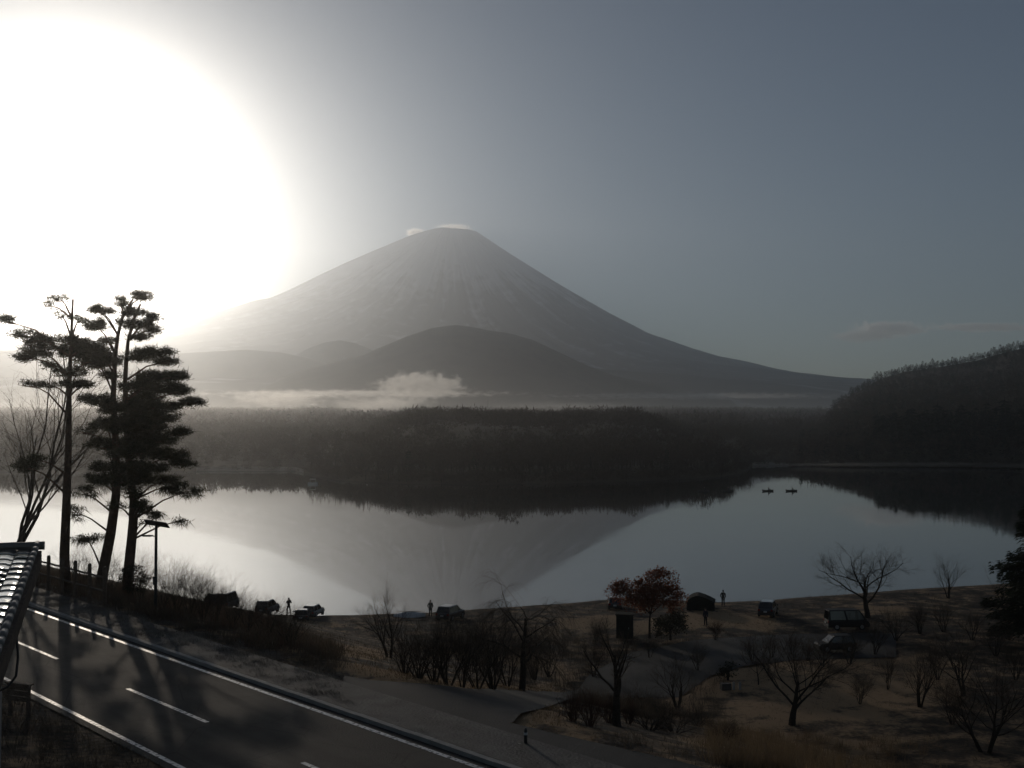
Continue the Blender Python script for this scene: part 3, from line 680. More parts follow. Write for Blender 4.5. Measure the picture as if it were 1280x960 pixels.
# --- conifer on the right edge
def conifer(name, label, foot, H, rad, seed, lm=needle_d, n=9000, tiers=22):
    t = thing(name, label, 'tree', foot); rng = np.random.default_rng(seed)
    MB().tube([(0, 0, -.2), (0.05, 0, H * .5), (0, 0, H * .98)], [H * .022, H * .013, .02], 8).build('trunk', bark_d, t)
    VV = []; lb = MB()
    for k in range(tiers):
        z = H * (.07 + .9 * (k / tiers) ** .92); rr = rad * (1 - z / H) ** .8 * rng.uniform(.78, 1.15)
        nb = 7
        for j in range(nb):
            az = rng.uniform(0, 6.283); L = rr * rng.uniform(.75, 1.1); d = np.array([math.cos(az), math.sin(az), -.26])
            m_ = max(6, int(n / tiers / nb * (L / rad) ** .8)); u = rng.uniform(.08, 1, m_) ** .8
            sp_ = (1.05 - u) * .28 * L + .12
            lat = np.array([-d[1], d[0], 0])
            pos = np.array([0, 0, z]) + np.outer(u * L, d) + np.outer(rng.normal(size=m_) * sp_ * .95, lat) + np.outer(rng.normal(size=m_) * .22, [0, 0, 1]) + np.outer(u ** 2 * .10 * L, [0, 0, 1])
            dr = d * .8 + np.outer(rng.normal(size=m_) * .7, lat) + np.outer(rng.uniform(-.5, .25, m_), [0, 0, 1])
            VV.append(blades(pos, rng.uniform(.25, .65, m_), rng.uniform(.06, .15, m_), dr, rng)[0])
            lb.tube([(0, 0, z), tuple(np.array([0, 0, z]) + d * L * .5), tuple(np.array([0, 0, z + .1 * L]) + d * L * .95)], [.03, .02, .008], 3, False)
    lb.build('limbs', bark_d, t)
    V = np.concatenate(VV); tri_mesh('crown', V, np.arange(len(V)).reshape(-1, 3), lm, t)
    return t
cf = on(1312, 104); conifer('conifer', 'dark conifer with drooping tiers at the right edge by the water', cf, 17.5, 6.6, 8, n=90000, tiers=36)

# --- the pines on the left
def pine(label, foot, trunk_px, pads, seed, r0, extra_limbs=()):
    """needle pads given by the outline they make at the depth of the tree, spread in depth"""
    Y = foot.y; t = thing('pine_tree', label, 'tree', foot); rng = np.random.default_rng(seed); rr = random.Random(seed)
    tb = MB(); path = [at_y(x, y, Y) - foot for x, y in trunk_px]; path[0].z = -.2
    for i in range(1, len(path)): path[i].y += rr.uniform(-.12, .12)
    N = len(path); path = poly_resample(path, 16)
    tb.tube(path, [r0 * (1 - .82 * (i / 15) ** 1.1) for i in range(16)], 10); tb.build('trunk', pine_bark, t, True)
    lb = MB(); VV = []
    for (cx, cy, rx, ry, dens, droop) in pads:
        c = at_y(cx, cy, Y) - foot; dz = rr.uniform(-1, 1) * min(2.2, .5 + rx * Y / F * .9); c.y += dz
        sx = rx * Y / F; sz = ry * 1.12 * Y / F; sy = max(.5, sx * rr.uniform(.6, .9))
        # limb from the trunk
        zt_ = c.z - .7 - .30 * abs(c.x - path[-1].x); base = min(path, key=lambda q: abs(q.z - max(.5, zt_)) + (0 if q.z < c.z else .5))
        mid = base.lerp(c, .55) + Vector((0, 0, .10 * (c - base).length * (.5 if droop else 1)))
        lb.tube([base, mid, c], [.07, .045, .02], 5)
        tips = []
        for k in range(7):
            e = c + Vector((rr.uniform(-1, 1) * sx * .85, rr.uniform(-1, 1) * sy * .85, rr.uniform(-.6, .4) * sz)); tips.append(e)
            lb.tube([mid.lerp(c, .6), (mid.lerp(c, .8) + e) / 2 + Vector((0, 0, -.05)), e], [.03, .02, .008], 4, False)
        n = int(dens * sx * max(.35, sz) * 3900); nc = max(6, int(n / 42))
        cl = in_ball(nc, rng, .2) * np.array([sx, sy, sz]) ; cl[:, 2] = cl[:, 2] * .8 + np.abs(rng.normal(size=nc)) * .03
        idx = rng.integers(0, nc, n); pos = cl[idx] + rng.normal(size=(n, 3)) * np.array([.15, .15, .09]) + np.array(c)
        dr = rng.normal(size=(n, 3)) * np.array([.8, .8, .5]) + np.array([0, 0, -.8 if droop else .35])
        VV.append(blades(pos, rng.uniform(.14, .38, n) * (1.8 if droop else 1), rng.uniform(.02, .055, n), dr, rng)[0])
    lb.build('limbs', pine_bark, t)
    V = np.concatenate(VV); tri_mesh('needles', V, np.arange(len(V)).reshape(-1, 3), needle, t)
    return t
pine('tall straight pine with a dead leader, leftmost of the three pines', on(82, 67.8), [(82, 760), (81, 700), (82, 640), (85, 560), (87, 480), (89, 430), (90, 400), (91, 374)],
     [(70, 372, 14, 6, .45, 0), (64, 382, 9, 5, .35, 0), (72, 392, 7, 8, .4, 0), (100, 400, 9, 5, .5, 0), (8, 401, 11, 5, .9, 0), (24, 418, 18, 6, .6, 0), (38, 428, 16, 6, .7, 0), (58, 426, 18, 5, 1, 0), (92, 428, 26, 7, 1.2, 0),
      (90, 438, 34, 9, 1.3, 0), (62, 441, 22, 7, 1.2, 0), (40, 447, 14, 5, 1, 0), (116, 436, 18, 8, 1.2, 0), (112, 450, 22, 8, 1.1, 0), (60, 455, 10, 5, .7, 0), (72, 466, 10, 6, .6, 0), (98, 466, 14, 7, .7, 0), (110, 480, 12, 4, .5, 0), (62, 482, 14, 4, .4, 0), (36, 480, 18, 4, .4, 0), (104, 482, 20, 3, .8, 0), (42, 582, 22, 7, .8, 0), (50, 574, 14, 5, .6, 0)], 1, .30)
pine('leaning pine with layered crown, middle of the three pines', on(126, 72), [(124, 742), (128, 715), (138, 665), (147, 610), (145, 550), (141, 500), (143, 450), (149, 405), (158, 385), (166, 374)],
     [(176, 370, 16, 7, 1.1, 0), (151, 378, 9, 8, 1, 0), (160, 390, 9, 6, .9, 0), (127, 389, 17, 4, 1, 0), (121, 386, 10, 4, .7, 0), (129, 409, 17, 8, 1.2, 0), (138, 427, 9, 3, .9, 0), (134, 443, 20, 8, 1.2, 0), (122, 455, 18, 7, 1.1, 0), (150, 452, 14, 7, 1, 0),
      (138, 470, 16, 6, .8, 0), (130, 500, 22, 8, 1.1, 0), (142, 510, 24, 8, 1.2, 0), (125, 530, 18, 8, 1.0, 0), (150, 530, 24, 9, 1.2, 0), (128, 556, 20, 8, 1.0, 0), (146, 560, 24, 9, 1.2, 0), (124, 584, 12, 6, .9, 0), (98, 615, 20, 9, .22, 1), (92, 640, 12, 12, .2, 1), (105, 672, 22, 6, .35, 1), (118, 600, 14, 6, .7, 0), (100, 540, 12, 6, .4, 0)], 2, .34)
pine('pine with the widest layered crown, rightmost of the three pines', on(160, 69), [(159, 748), (161, 715), (166, 660), (168, 630), (162, 585), (158, 530), (157, 470), (161, 425), (168, 395), (176, 380)],
     [(173, 393, 17, 3.5, 1.1, 0), (171, 407, 26, 6, 1.2, 0), (194, 399, 10, 4, 1, 0), (190, 412, 10, 4, 1, 0), (173, 421, 13, 6, 1.0, 0), (190, 440, 27, 5, 1.3, 0), (178, 447, 18, 5, 1.1, 0), (200, 452, 18, 4, 1.2, 0), (192, 470, 38, 6, 1.3, 0), (222, 470, 14, 4, 1, 0), (186, 483, 42, 9, 1.4, 0),
      (220, 489, 17, 6, 1.2, 0), (170, 498, 30, 8, 1.3, 0), (232, 503, 18, 4, 1.1, 0), (196, 509, 46, 8, 1.4, 0), (196, 522, 42, 8, 1.4, 0), (176, 535, 42, 8, 1.4, 0), (222, 541, 16, 5, 1.2, 0), (190, 550, 38, 9, 1.4, 0), (180, 566, 40, 9, 1.4, 0), (212, 570, 24, 7, 1.2, 0), (232, 579, 16, 3.5, 1.0, 0),
      (180, 584, 46, 8, 1.4, 0), (168, 598, 40, 8, 1.3, 0), (202, 602, 20, 6, 1.2, 0), (240, 612, 24, 6, .35, 1), (224, 606, 16, 6, .5, 1), (168, 617, 13, 7, .8, 0), (186, 630, 14, 6, .9, 0), (150, 632, 10, 5, .7, 0), (200, 643, 18, 4, .22, 1), (228, 650, 13, 5, .16, 1), (176, 652, 8, 6, .16, 1), (176, 640, 12, 5, .7, 0)], 3, .32)
# bare broadleaf tree at the far left
bt = on(22, 78)
bare_tree('bare_tree', 'bare tree of several long stems left of the pines', 'tree', bt, 318 * 78 / F, .26, 31, first=.17, kids=[7, 8, 6, 5], ang=[.36, .5, .6, .6], ratio=[2.9, .5, .5, .5], m=bark, up=[.02, .08, .04, .0, 0])
# ------------------------------------------------------------------ far woods
def far_broad(seed, n=260, twiggy=True):
    """trunk and crown of a far leafless broadleaf, unit height 1"""
    rng = np.random.default_rng(seed); tb = MB(); tb.tube([(0, 0, -.05), (.01, 0, .3), (.0, .02, .6)], [.020, .016, .008], 5)
    for k in range(6):
        a = rng.uniform(0, 6.28); r_ = rng.uniform(.15, .3)
        tb.tube([(0, 0, rng.uniform(.2, .4)), (math.cos(a) * r_ * .6, math.sin(a) * r_ * .6, .55), (math.cos(a) * r_, math.sin(a) * r_, rng.uniform(.65, .9))], [.010, .007, .003], 3, False)
    cl = in_ball(22, rng, .45) * np.array([.34, .34, .36]) + np.array([0, 0, .62])
    pos = cl[rng.integers(0, 22, n)] + rng.normal(size=(n, 3)) * .055
    pos[:, 2] = np.clip(pos[:, 2], .18, 1.05)
    dr = (pos - np.array([0, 0, .4])) + np.array([0, 0, .10]) + rng.normal(size=(n, 3)) * .32
    V, Fc = blades(pos, rng.uniform(.06, .13, n), rng.uniform(.018, .04, n), dr, rng)
    return tb, V, Fc
def far_conifer(seed, n=200):
    rng = np.random.default_rng(seed); tb = MB(); tb.tube([(0, 0, -.05), (0, 0, .9)], [.016, .003], 5)
    u = rng.uniform(.0, 1, n) ** .8; z = .10 + .9 * (np.floor(u * 11) + rng.uniform(0, .5, n)) / 11.5
    r_ = .19 * (1 - z) ** .75 * rng.uniform(.2, 1.1, n); a = rng.uniform(0, 6.283, n)
    pos = np.stack([np.cos(a) * r_, np.sin(a) * r_, z], 1)
    dr = np.stack([np.cos(a), np.sin(a), -.35 + rng.normal(size=n) * .2], 1)
    V, Fc = blades(pos, rng.uniform(.05, .10, n), rng.uniform(.025, .05, n), dr, rng)
    tip = np.array([[-.012, 0, .92], [.012, 0, .92], [0, 0, 1.03]]); V = np.concatenate([V, tip]); Fc = np.arange(len(V)).reshape(-1, 3)
    return tb, V, Fc
def variants(fn, k, lm, tm, nm):
    out = []
    for s in range(k):
        tb, V, Fc = fn(100 + s); me = bpy.data.meshes.new(nm); me.from_pydata(V.tolist(), [], Fc.tolist()); me.materials.append(lm)
        out.append((tb.mesh('trunk', tm), me, V))
    return out
VB = variants(far_broad, 6, wood_far, bark_d, 'crown'); VC = variants(far_conifer, 4, needle_d, bark_d, 'crown')
def far_tree(name, kind, label, group, x, y, z, h, wd, rz, i):
    tm_, cm_, _ = (VB if kind == 'b' else VC)[i % (6 if kind == 'b' else 4)]
    t = thing(name, label, 'tree', (x, y, z), rz, group); t.scale = (wd, wd, h)
    link('trunk', tm_, t); link('crown', cm_, t)
rr = random.Random(77)
# trees of the wooded point across the lake
cand = []
for _ in range(4000):
    px = rr.uniform(385, 936); s = rr.uniform(2, 75) if rr.random() < .7 else rr.uniform(2, 130); Y = far_shore(px) + s
    x = (px - 640) / F * Y
    if all((x - c[0]) ** 2 + (Y - c[1]) ** 2 > 4.4 ** 2 for c in cand): cand.append((x, Y, px, s))
    if len(cand) >= 400: break
cand.sort(key=lambda c: c[3])
for i, (x, Y, px, s) in enumerate(cand[:270]):
    edge = min(1, (936 - px) / 22, .62 + .38 * sstep(385, 500, px)); edge = max(.35, edge)
    h = rr.uniform(6.5, 10) * edge * (1.15 if rr.random() < .06 else 1)
    if 10 < s < 60 and 470 < px < 830: h *= 1.05
    k = 'c' if rr.random() < .08 else 'b'
    far_tree('broadleaf_tree' if k == 'b' else 'conifer', k, 'bare brown tree in the wood on the point across the lake' if k == 'b' else 'dark pointed conifer among bare trees on the point across the lake',
             'trees on the wooded point across the lake', x, Y, plain_z(px, Y) - .1, h, h * rr.uniform(.85, 1.25), rr.uniform(0, 6.28), i)
# conifers along the ridge of the right hill
for i in range(120):
    px = 1042 + (1300 - 1042) * (i + rr.random() * .8) / 120; Y = RIDGE_Y + rr.uniform(-25, 25); h = rr.uniform(6, 9) * (1.3 if rr.random() < .15 else 1)
    far_tree('conifer', 'c', 'small dark conifer on the skyline of the right hill', 'conifers on the skyline of the right hill', (px - 640) / F * Y, Y, hill_z(px, Y) - .3, h, h * rr.uniform(1.1, 1.7), rr.uniform(0, 6.28), i)
x = (610 - 640) / F * 2700
far_tree('conifer', 'c', 'single tall tree standing above the far treeline below the bright fog', None, x, 2700, plain_z(610, 2700), 33, 16, 0, 1)

def forest(name, pts, var, lm, label, rng, sub=None):
    """many far trees joined: pts rows x, y, z, height, width"""
    VV = []
    for i, (x, y, z, h, wd) in enumerate(pts):
        V = var[i % len(var)][2]
        if sub and len(V) > sub * 3:
            k = rng.integers(0, len(V) // 3, sub); V = V.reshape(-1, 3, 3)[k]; c = V.mean(1, keepdims=True); V = ((V - c) * math.sqrt(260 / sub) * .95 + c).reshape(-1, 3)
        a = rng.uniform(0, 6.28); ca, sa = math.cos(a), math.sin(a)
        VV.append(np.stack([(V[:, 0] * ca - V[:, 1] * sa) * wd + x, (V[:, 0] * sa + V[:, 1] * ca) * wd + y, V[:, 2] * h + z], 1))
    V = np.concatenate(VV); o = tri_mesh(name, V, np.arange(len(V)).reshape(-1, 3), lm); tag(o, label, None, kind='stuff'); return o
rng = np.random.default_rng(9)
P1 = []; P2 = []; P3 = []
for (x, Y, px, s) in cand[270:]: h = rr.uniform(7, 10); P1.append((x, Y, plain_z(px, Y), h, h * 1.1))
def scatter(n, px0, px1, s0, s1, h0, h1, out, wf=1.15, power=1.0):
    for _ in range(n):
        px = rr.uniform(px0, px1); Y = far_shore(px) + s0 + (s1 - s0) * rr.random() ** power; h = rr.uniform(h0, h1)
        out.append(((px - 640) / F * Y, Y, plain_z(px, Y) - .2, h, h * wf * rr.uniform(.8, 1.3)))
scatter(420, -120, 392, 3, 130, 5, 9, P1); scatter(1900, -150, 900, 80, 520, 8, 12, P1); scatter(500, 900, 1100, 260, 520, 8, 12, P1)
scatter(500, 385, 936, -1, 10, 2, 4.5, P1, 1.5); scatter(200, -100, 390, -1, 8, 1.5, 3.5, P1, 1.5); scatter(260, 930, 1300, -2, 6, 1.5, 4, P1, 1.5); scatter(160, 935, 1060, 4, 60, 2, 4, P1, 1.4); scatter(420, 925, 1080, 50, 280, 4, 8, P1, 1.3)
scatter(3600, -150, 1130, 420, 1500, 9, 15, P2, 1.3, .9); scatter(5200, -150, 1130, 1300, 2650, 9, 16, P2, 1.5)
scatter(900, -150, 1130, 700, 2650, 12, 19, P3, .9); scatter(500, -150, 1130, 2300, 2700, 12, 21, P3, .8)
forest('woodland', P1, VB, wood_far, 'bare brown wood behind the far shore', rng, 130)
forest('woodland', P2, VB, wood_far, 'wide flat sea of trees reaching to the foot of the volcano', rng, 30)
forest('woodland', P3, VC, needle_d, 'dark conifers scattered through the far wood', rng, 40)
P4 = []; P5 = []
for _ in range(4200):
    px = rr.uniform(1000, 1420); t = rr.random() ** 1.1; Yb = far_shore(px) + 6; Y = Yb + t * (RIDGE_Y - Yb) * 1.02; h = rr.uniform(6, 11)
    (P4 if rr.random() < (.62 if t < .8 else .1) else P5).append(((px - 640) / F * Y, Y, hill_z(px, Y) - .3, h * (1 - .45 * t), h * rr.uniform(.9, 1.4)))
for _ in range(190):
    px = rr.uniform(1078, 1400); Y = far_shore(px) + rr.uniform(25, 80); h = rr.uniform(13, 22) * sstep(1050, 1110, px); P5.append(((px - 640) / F * Y, Y, hill_z(px, Y) - .3, h, h * rr.uniform(.9, 1.2)))
forest('woodland', P4, VB, wood_far, 'bare brown trees covering the right hill', rng, 90)
forest('woodland', P5, VC, needle_d, 'dark conifers mixed into the wood on the right hill', rng, 90)

# ------------------------------------------------------------------ houses on the right hill
wall_w = mat('pale_wall', (.45, .43, .39), .8, var=(.36, .34, .31), scale=.8); roof_d = mat('grey_roof', (.16, .15, .145), .7, var=(.22, .2, .19), scale=1.2); glass_d = mat('dark_glass', (.01, .012, .014), .08)
def house(label, px, py, Y, w_, d_, h_, rz, rm=roof_d):
    c = at_y(px, py, Y); zg = hill_z(px, Y); t = thing('house', label, 'house', (c.x, Y, min(c.z - h_ * .5, zg + 6)), rz, 'houses on the right hill')
    MB().box((0, 0, h_ * .5 - 1), (w_, d_, h_ + 2)).build('wall', wall_w, t)
    rf = MB(); o_ = .5; e = h_; k = h_ + d_ * .28
    rf.poly([(-w_ / 2 - o_, -d_ / 2 - o_, e), (w_ / 2 + o_, -d_ / 2 - o_, e), (w_ / 2 + o_, 0, k), (-w_ / 2 - o_, 0, k)]).poly([(w_ / 2 + o_, d_ / 2 + o_, e), (-w_ / 2 - o_, d_ / 2 + o_, e), (-w_ / 2 - o_, 0, k), (w_ / 2 + o_, 0, k)])
    rf.poly([(-w_ / 2 - o_, -d_ / 2 - o_, e - .2), (-w_ / 2 - o_, d_ / 2 + o_, e - .2), (w_ / 2 + o_, d_ / 2 + o_, e - .2), (w_ / 2 + o_, -d_ / 2 - o_, e - .2)])
    rf.poly([(-w_ / 2 - .3, -d_ / 2, e), (-w_ / 2 - .3, 0, k - .15), (-w_ / 2 - .3, d_ / 2, e)]).poly([(w_ / 2 + .3, -d_ / 2, e), (w_ / 2 + .3, d_ / 2, e), (w_ / 2 + .3, 0, k - .15)])
    rf.build('roof', rm, t)
    for i in (-1, 1): MB().box((i * w_ * .24, -d_ / 2 - .03, h_ * .55), (w_ * .2, .08, h_ * .36)).build('window', glass_d, t)
HY = 1150
house('low house with a wide pale roof, largest on the right hill', 1197, 482.5, HY, 10, 7, 3.2, .25, mat('pale_roof', (.40, .38, .36), .7))
house('small white house left of the wide roofed house on the hill', 1169, 486, HY, 4.0, 3.5, 2.6, .1)
house('smaller white hut close beside the small white house', 1177, 485, HY, 2.2, 2.5, 2.4, -.1)
house('lone white hut nearest the ridge end of the right hill', 1131, 486, HY - 20, 3.4, 3, 2.4, .2)
# ------------------------------------------------------------------ things by the road
wood_m = mat('weathered_wood', (.085, .058, .040), .85, var=(.14, .10, .07), scale=6, bump=.5, bscale=20)
steel = mat('dark_steel', (.045, .047, .05), .45, metal=.6)
galv = mat('galvanised', (.30, .31, .32), .4, metal=.8)
panel_m = mat('solar_glass', (.012, .016, .03), .12)
lens_m = mat('lamp_lens', (.55, .56, .56), .3)
# log fence on the verge
FP = 24.0
q0 = pq(*at_z(112, 760, 11).xy)[1]; q1 = q0 + 34
fx, fy_ = xy(FP, q0); fence = thing('wooden_fence', 'rustic log fence on the verge between pavement and lake, left of the pines', 'fence', (fx, fy_, ROAD_Z))
fence.rotation_euler.z = math.atan2(RD.y, RD.x)
pm = MB().tube([(0, 0, -.2), (0, 0, 1.98), (0, 0, 2.06)], [.11, .105, .07], 9).mesh('post', wood_m)
for i in range(17):
    o = link('post', pm, fence, (i * 2.0, (i * 31 % 5 - 2) * .02, 0)); o.rotation_euler = ((i * 17 % 7 - 3) * .008, (i * 13 % 5 - 2) * .01, i); o.scale.z = 1 - (i * 29 % 7) * .012
for h in (.8, 1.5):
    for i in range(16):
        MB().tube([(i * 2.0 + .06, .0, h), (i * 2.0 + 1.0, .015, h - .02), (i * 2.0 + 1.94, 0, h)], .055, 7).build('rail', wood_m, fence)
# solar street lamp
lp = on(197, 60.5); lp.z = ROAD_Z
lamp = thing('street_lamp', 'dark lamp post with tilted solar panel and a side lamp arm', 'street lamp', lp)
s_ = 60.5 / F
MB().tube([(0, 0, -.2), (0, 0, 4.1), (0, 0, 4.28)], [.085, .07, .07], 10).build('pole', steel, lamp)
MB().tube([(0, 0, 0), (0, 0, .06)], .20, 12).build('base_plate', steel, lamp)
sp_ = MB().box((0, 0, 0), (1.16, .80, .05), mat=Matrix.Rotation(R(9), 3, 'Y') @ Matrix.Rotation(R(-22), 3, 'X')).build('solar_panel', steel, lamp, loc=(.03, 0, 4.36))
MB().box((0, 0, .03), (1.08, .72, .012), mat=Matrix.Rotation(R(9), 3, 'Y') @ Matrix.Rotation(R(-22), 3, 'X')).build('cell_sheet', panel_m, sp_)
MB().tube([(0, 0, 3.72), (-.22, 0, 3.74)], .03, 6).build('arm', steel, lamp)
lh = MB().box((-.45, 0, 3.75), (.50, .20, .07)).build('lamp_head', steel, lamp)
MB().box((-.46, 0, 3.708), (.40, .15, .012)).build('lens', lens_m, lh)
MB().box((.0, -.11, 1.5), (.2, .14, .42)).build('battery_box', steel, lamp)
# small marker post standing in the pale footing by the side road
bp_ = at_t(657, 934)
bl = thing('bollard', 'short dark marker post on the asphalt near the grassy nose', 'bollard', bp_)
MB().tube([(0, 0, -.1), (0, 0, .50), (0, 0, .56)], [.055, .05, .025], 10).build('post', steel, bl)
MB().tube([(0, 0, .36), (0, 0, .43)], .058, 10).build('band', lens_m, bl)
st = MB().ball((-.17, -.05, .05), (.11, .09, .08), 9, 6).build('stone', conc); st.location = bp_; tag(st, 'pale round stone lying at the foot of the marker post', 'stone')
# notice board on the near verge
nb = at_t(24, 892)
nbo = thing('notice_board', 'dark wooden board on two posts on the near verge, bottom left', 'notice board', nb, R(-24))
u_ = nb.y / F
for i in (-1, 1): MB().box((i * 15 * u_, 0, .40), (.10, .10, 1.1)).build('post', wood_m, nbo)
for i in range(3): MB().box((0, -.07, .50 + i * .18), (36 * u_, .035, .165)).build('plank', wood_m, nbo)
MB().box((0, -.02, .98), (40 * u_, .22, .05)).build('cap', wood_m, nbo)

# ------------------------------------------------------------------ tiled roof at the left edge
tile_m = mat('glazed_tile', (.38, .38, .38), .15, metal=.85, var=(.44, .44, .43), scale=4, bump=.06, bscale=9, spec=.8)
tile_v = mat('verge_tile', (.12, .118, .112), .5, var=(.18, .175, .165), scale=5, bump=.2)
plaster = mat('plaster', (.30, .28, .25), .85, var=(.36, .34, .31), scale=1.5)
YR = 20.5
top = at_y(47, 685, YR); az = R(17.6); ph = R(6.5)
vdir = Vector((-math.sin(az) * math.cos(ph), math.cos(az) * math.cos(ph), math.sin(ph)))   # up the slope
edir = Vector((math.cos(az), math.sin(az), 0)); ndir = edir.cross(vdir).normalized()
hs = thing('house', 'house with a glazed tile roof glinting in the sun at the left edge', 'house', top)
rm = Matrix((edir, vdir, ndir)).transposed()
rb = MB(); rb.box(rm @ Vector((-3.2, -4.4, -.12)), (6.4, 9.2, .10), mat=rm); roof = rb.build('roof', tile_v, hs)
tm = MB(); GA, TW = .36, .29
prof = [(-.145, .0), (-.115, .022), (-.05, .028), (.02, .027), (.07, .020), (.105, .004), (.145, .0)]
for j in range(len(prof) - 1):
    (x0, z0), (x1, z1) = prof[j], prof[j + 1]
    tm.poly([(x0, -GA * .56, z0 + .028), (x1, -GA * .56, z1 + .028), (x1, GA * .56, z1), (x0, GA * .56, z0)])
    tm.poly([(x0, -GA * .56, z0 + .01), (x1, -GA * .56, z1 + .01), (x1, -GA * .56, z1 + .028), (x0, -GA * .56, z0 + .028)])
tme = tm.mesh('roof_tile', tile_m, True)
tr = random.Random(3); cnt = 0
for r_i in range(24):
    for c_i in range(12):
        pos = rm @ Vector((-.19 - c_i * TW, -.1 - r_i * GA, -.06 + tr.uniform(-.004, .004)))
        o = link('roof_tile', tme, roof, pos); o.rotation_euler = (rm @ Matrix.Rotation(tr.uniform(-.035, .035), 3, 'X') @ Matrix.Rotation(tr.uniform(-.02, .02), 3, 'Y')).to_euler(); cnt += 1
vm = MB().tube([(0, -GA * .6, .03), (0, -GA * .2, .035), (0, GA * .6, .015)], [.058, .055, .048], 10).mesh('verge_tile', tile_v, True)
for r_i in range(25):
    o = link('verge_tile', vm, roof, rm @ Vector((-.02, .1 - r_i * GA, .0))); o.rotation_euler = rm.to_euler()
for k in range(14):
    MB().tube([rm @ Vector((-k * .46 + .1, .20, .0)), rm @ Vector((-k * .46 - .42, .20, .0))], [.075, .066], 9).build('ridge_tile', tile_v, roof)
MB().box(rm @ Vector((.03, -4.4, -.2)), (.06, 9.0, .26), mat=rm).build('barge_board', wood_m, hs)
zg = zt(top.x, top.y) - top.z
wb = MB(); a_ = rm @ Vector((-.5, -.3, 0)); 
wz = Matrix.Rotation(az, 3, 'Z')
c_ = rm @ Vector((-3.3, -4.4, 0)); wb.box((c_.x, c_.y, (zg - .6) / 2 - .35), (5.6, 8.0, abs(zg) - .7), mat=wz); wb.build('wall', plaster, hs)
# hanging cable below the verge
cb = MB(); pts = [at_y(18, 770, 17.5), at_y(21, 800, 17.2), at_y(22.5, 822, 17.1), at_y(20, 845, 17.0), at_y(10, 858, 16.9), at_y(-6, 866, 16.8)]
cb.tube(pts, .018, 6); tag(cb.build('cable', steel), 'thin dark cable looping down from the tiled roof edge', 'cable')
# ------------------------------------------------------------------ vehicles on the shore
tyre_m = mat('tyre', (.015, .015, .015), .8); rim_m = mat('rim', (.30, .30, .31), .35, metal=.7); win_m = mat('car_glass', (.01, .011, .012), .05, spec=.8)
head_m = mat('headlight_glass', (.7, .7, .7), .08, metal=.3); tail_m = mat('tail_lamp', (.22, .012, .010), .2); trim_m = mat('black_trim', (.02, .02, .02), .6); plate_m = mat('plate', (.55, .55, .52), .5)
def paint_m(n, c): 
    m = mat(n, c, .28, spec=.6); m.node_tree.nodes['Principled BSDF'].inputs['Coat Weight'].default_value = .7; m.node_tree.nodes['Principled BSDF'].inputs['Coat Roughness'].default_value = .06; return m
PB, PW, PS, PN = paint_m('dark_paint', (.022, .024, .026)), paint_m('white_paint', (.62, .62, .61)), paint_m('silver_paint', (.04, .042, .044)), paint_m('navy_paint', (.018, .026, .045))
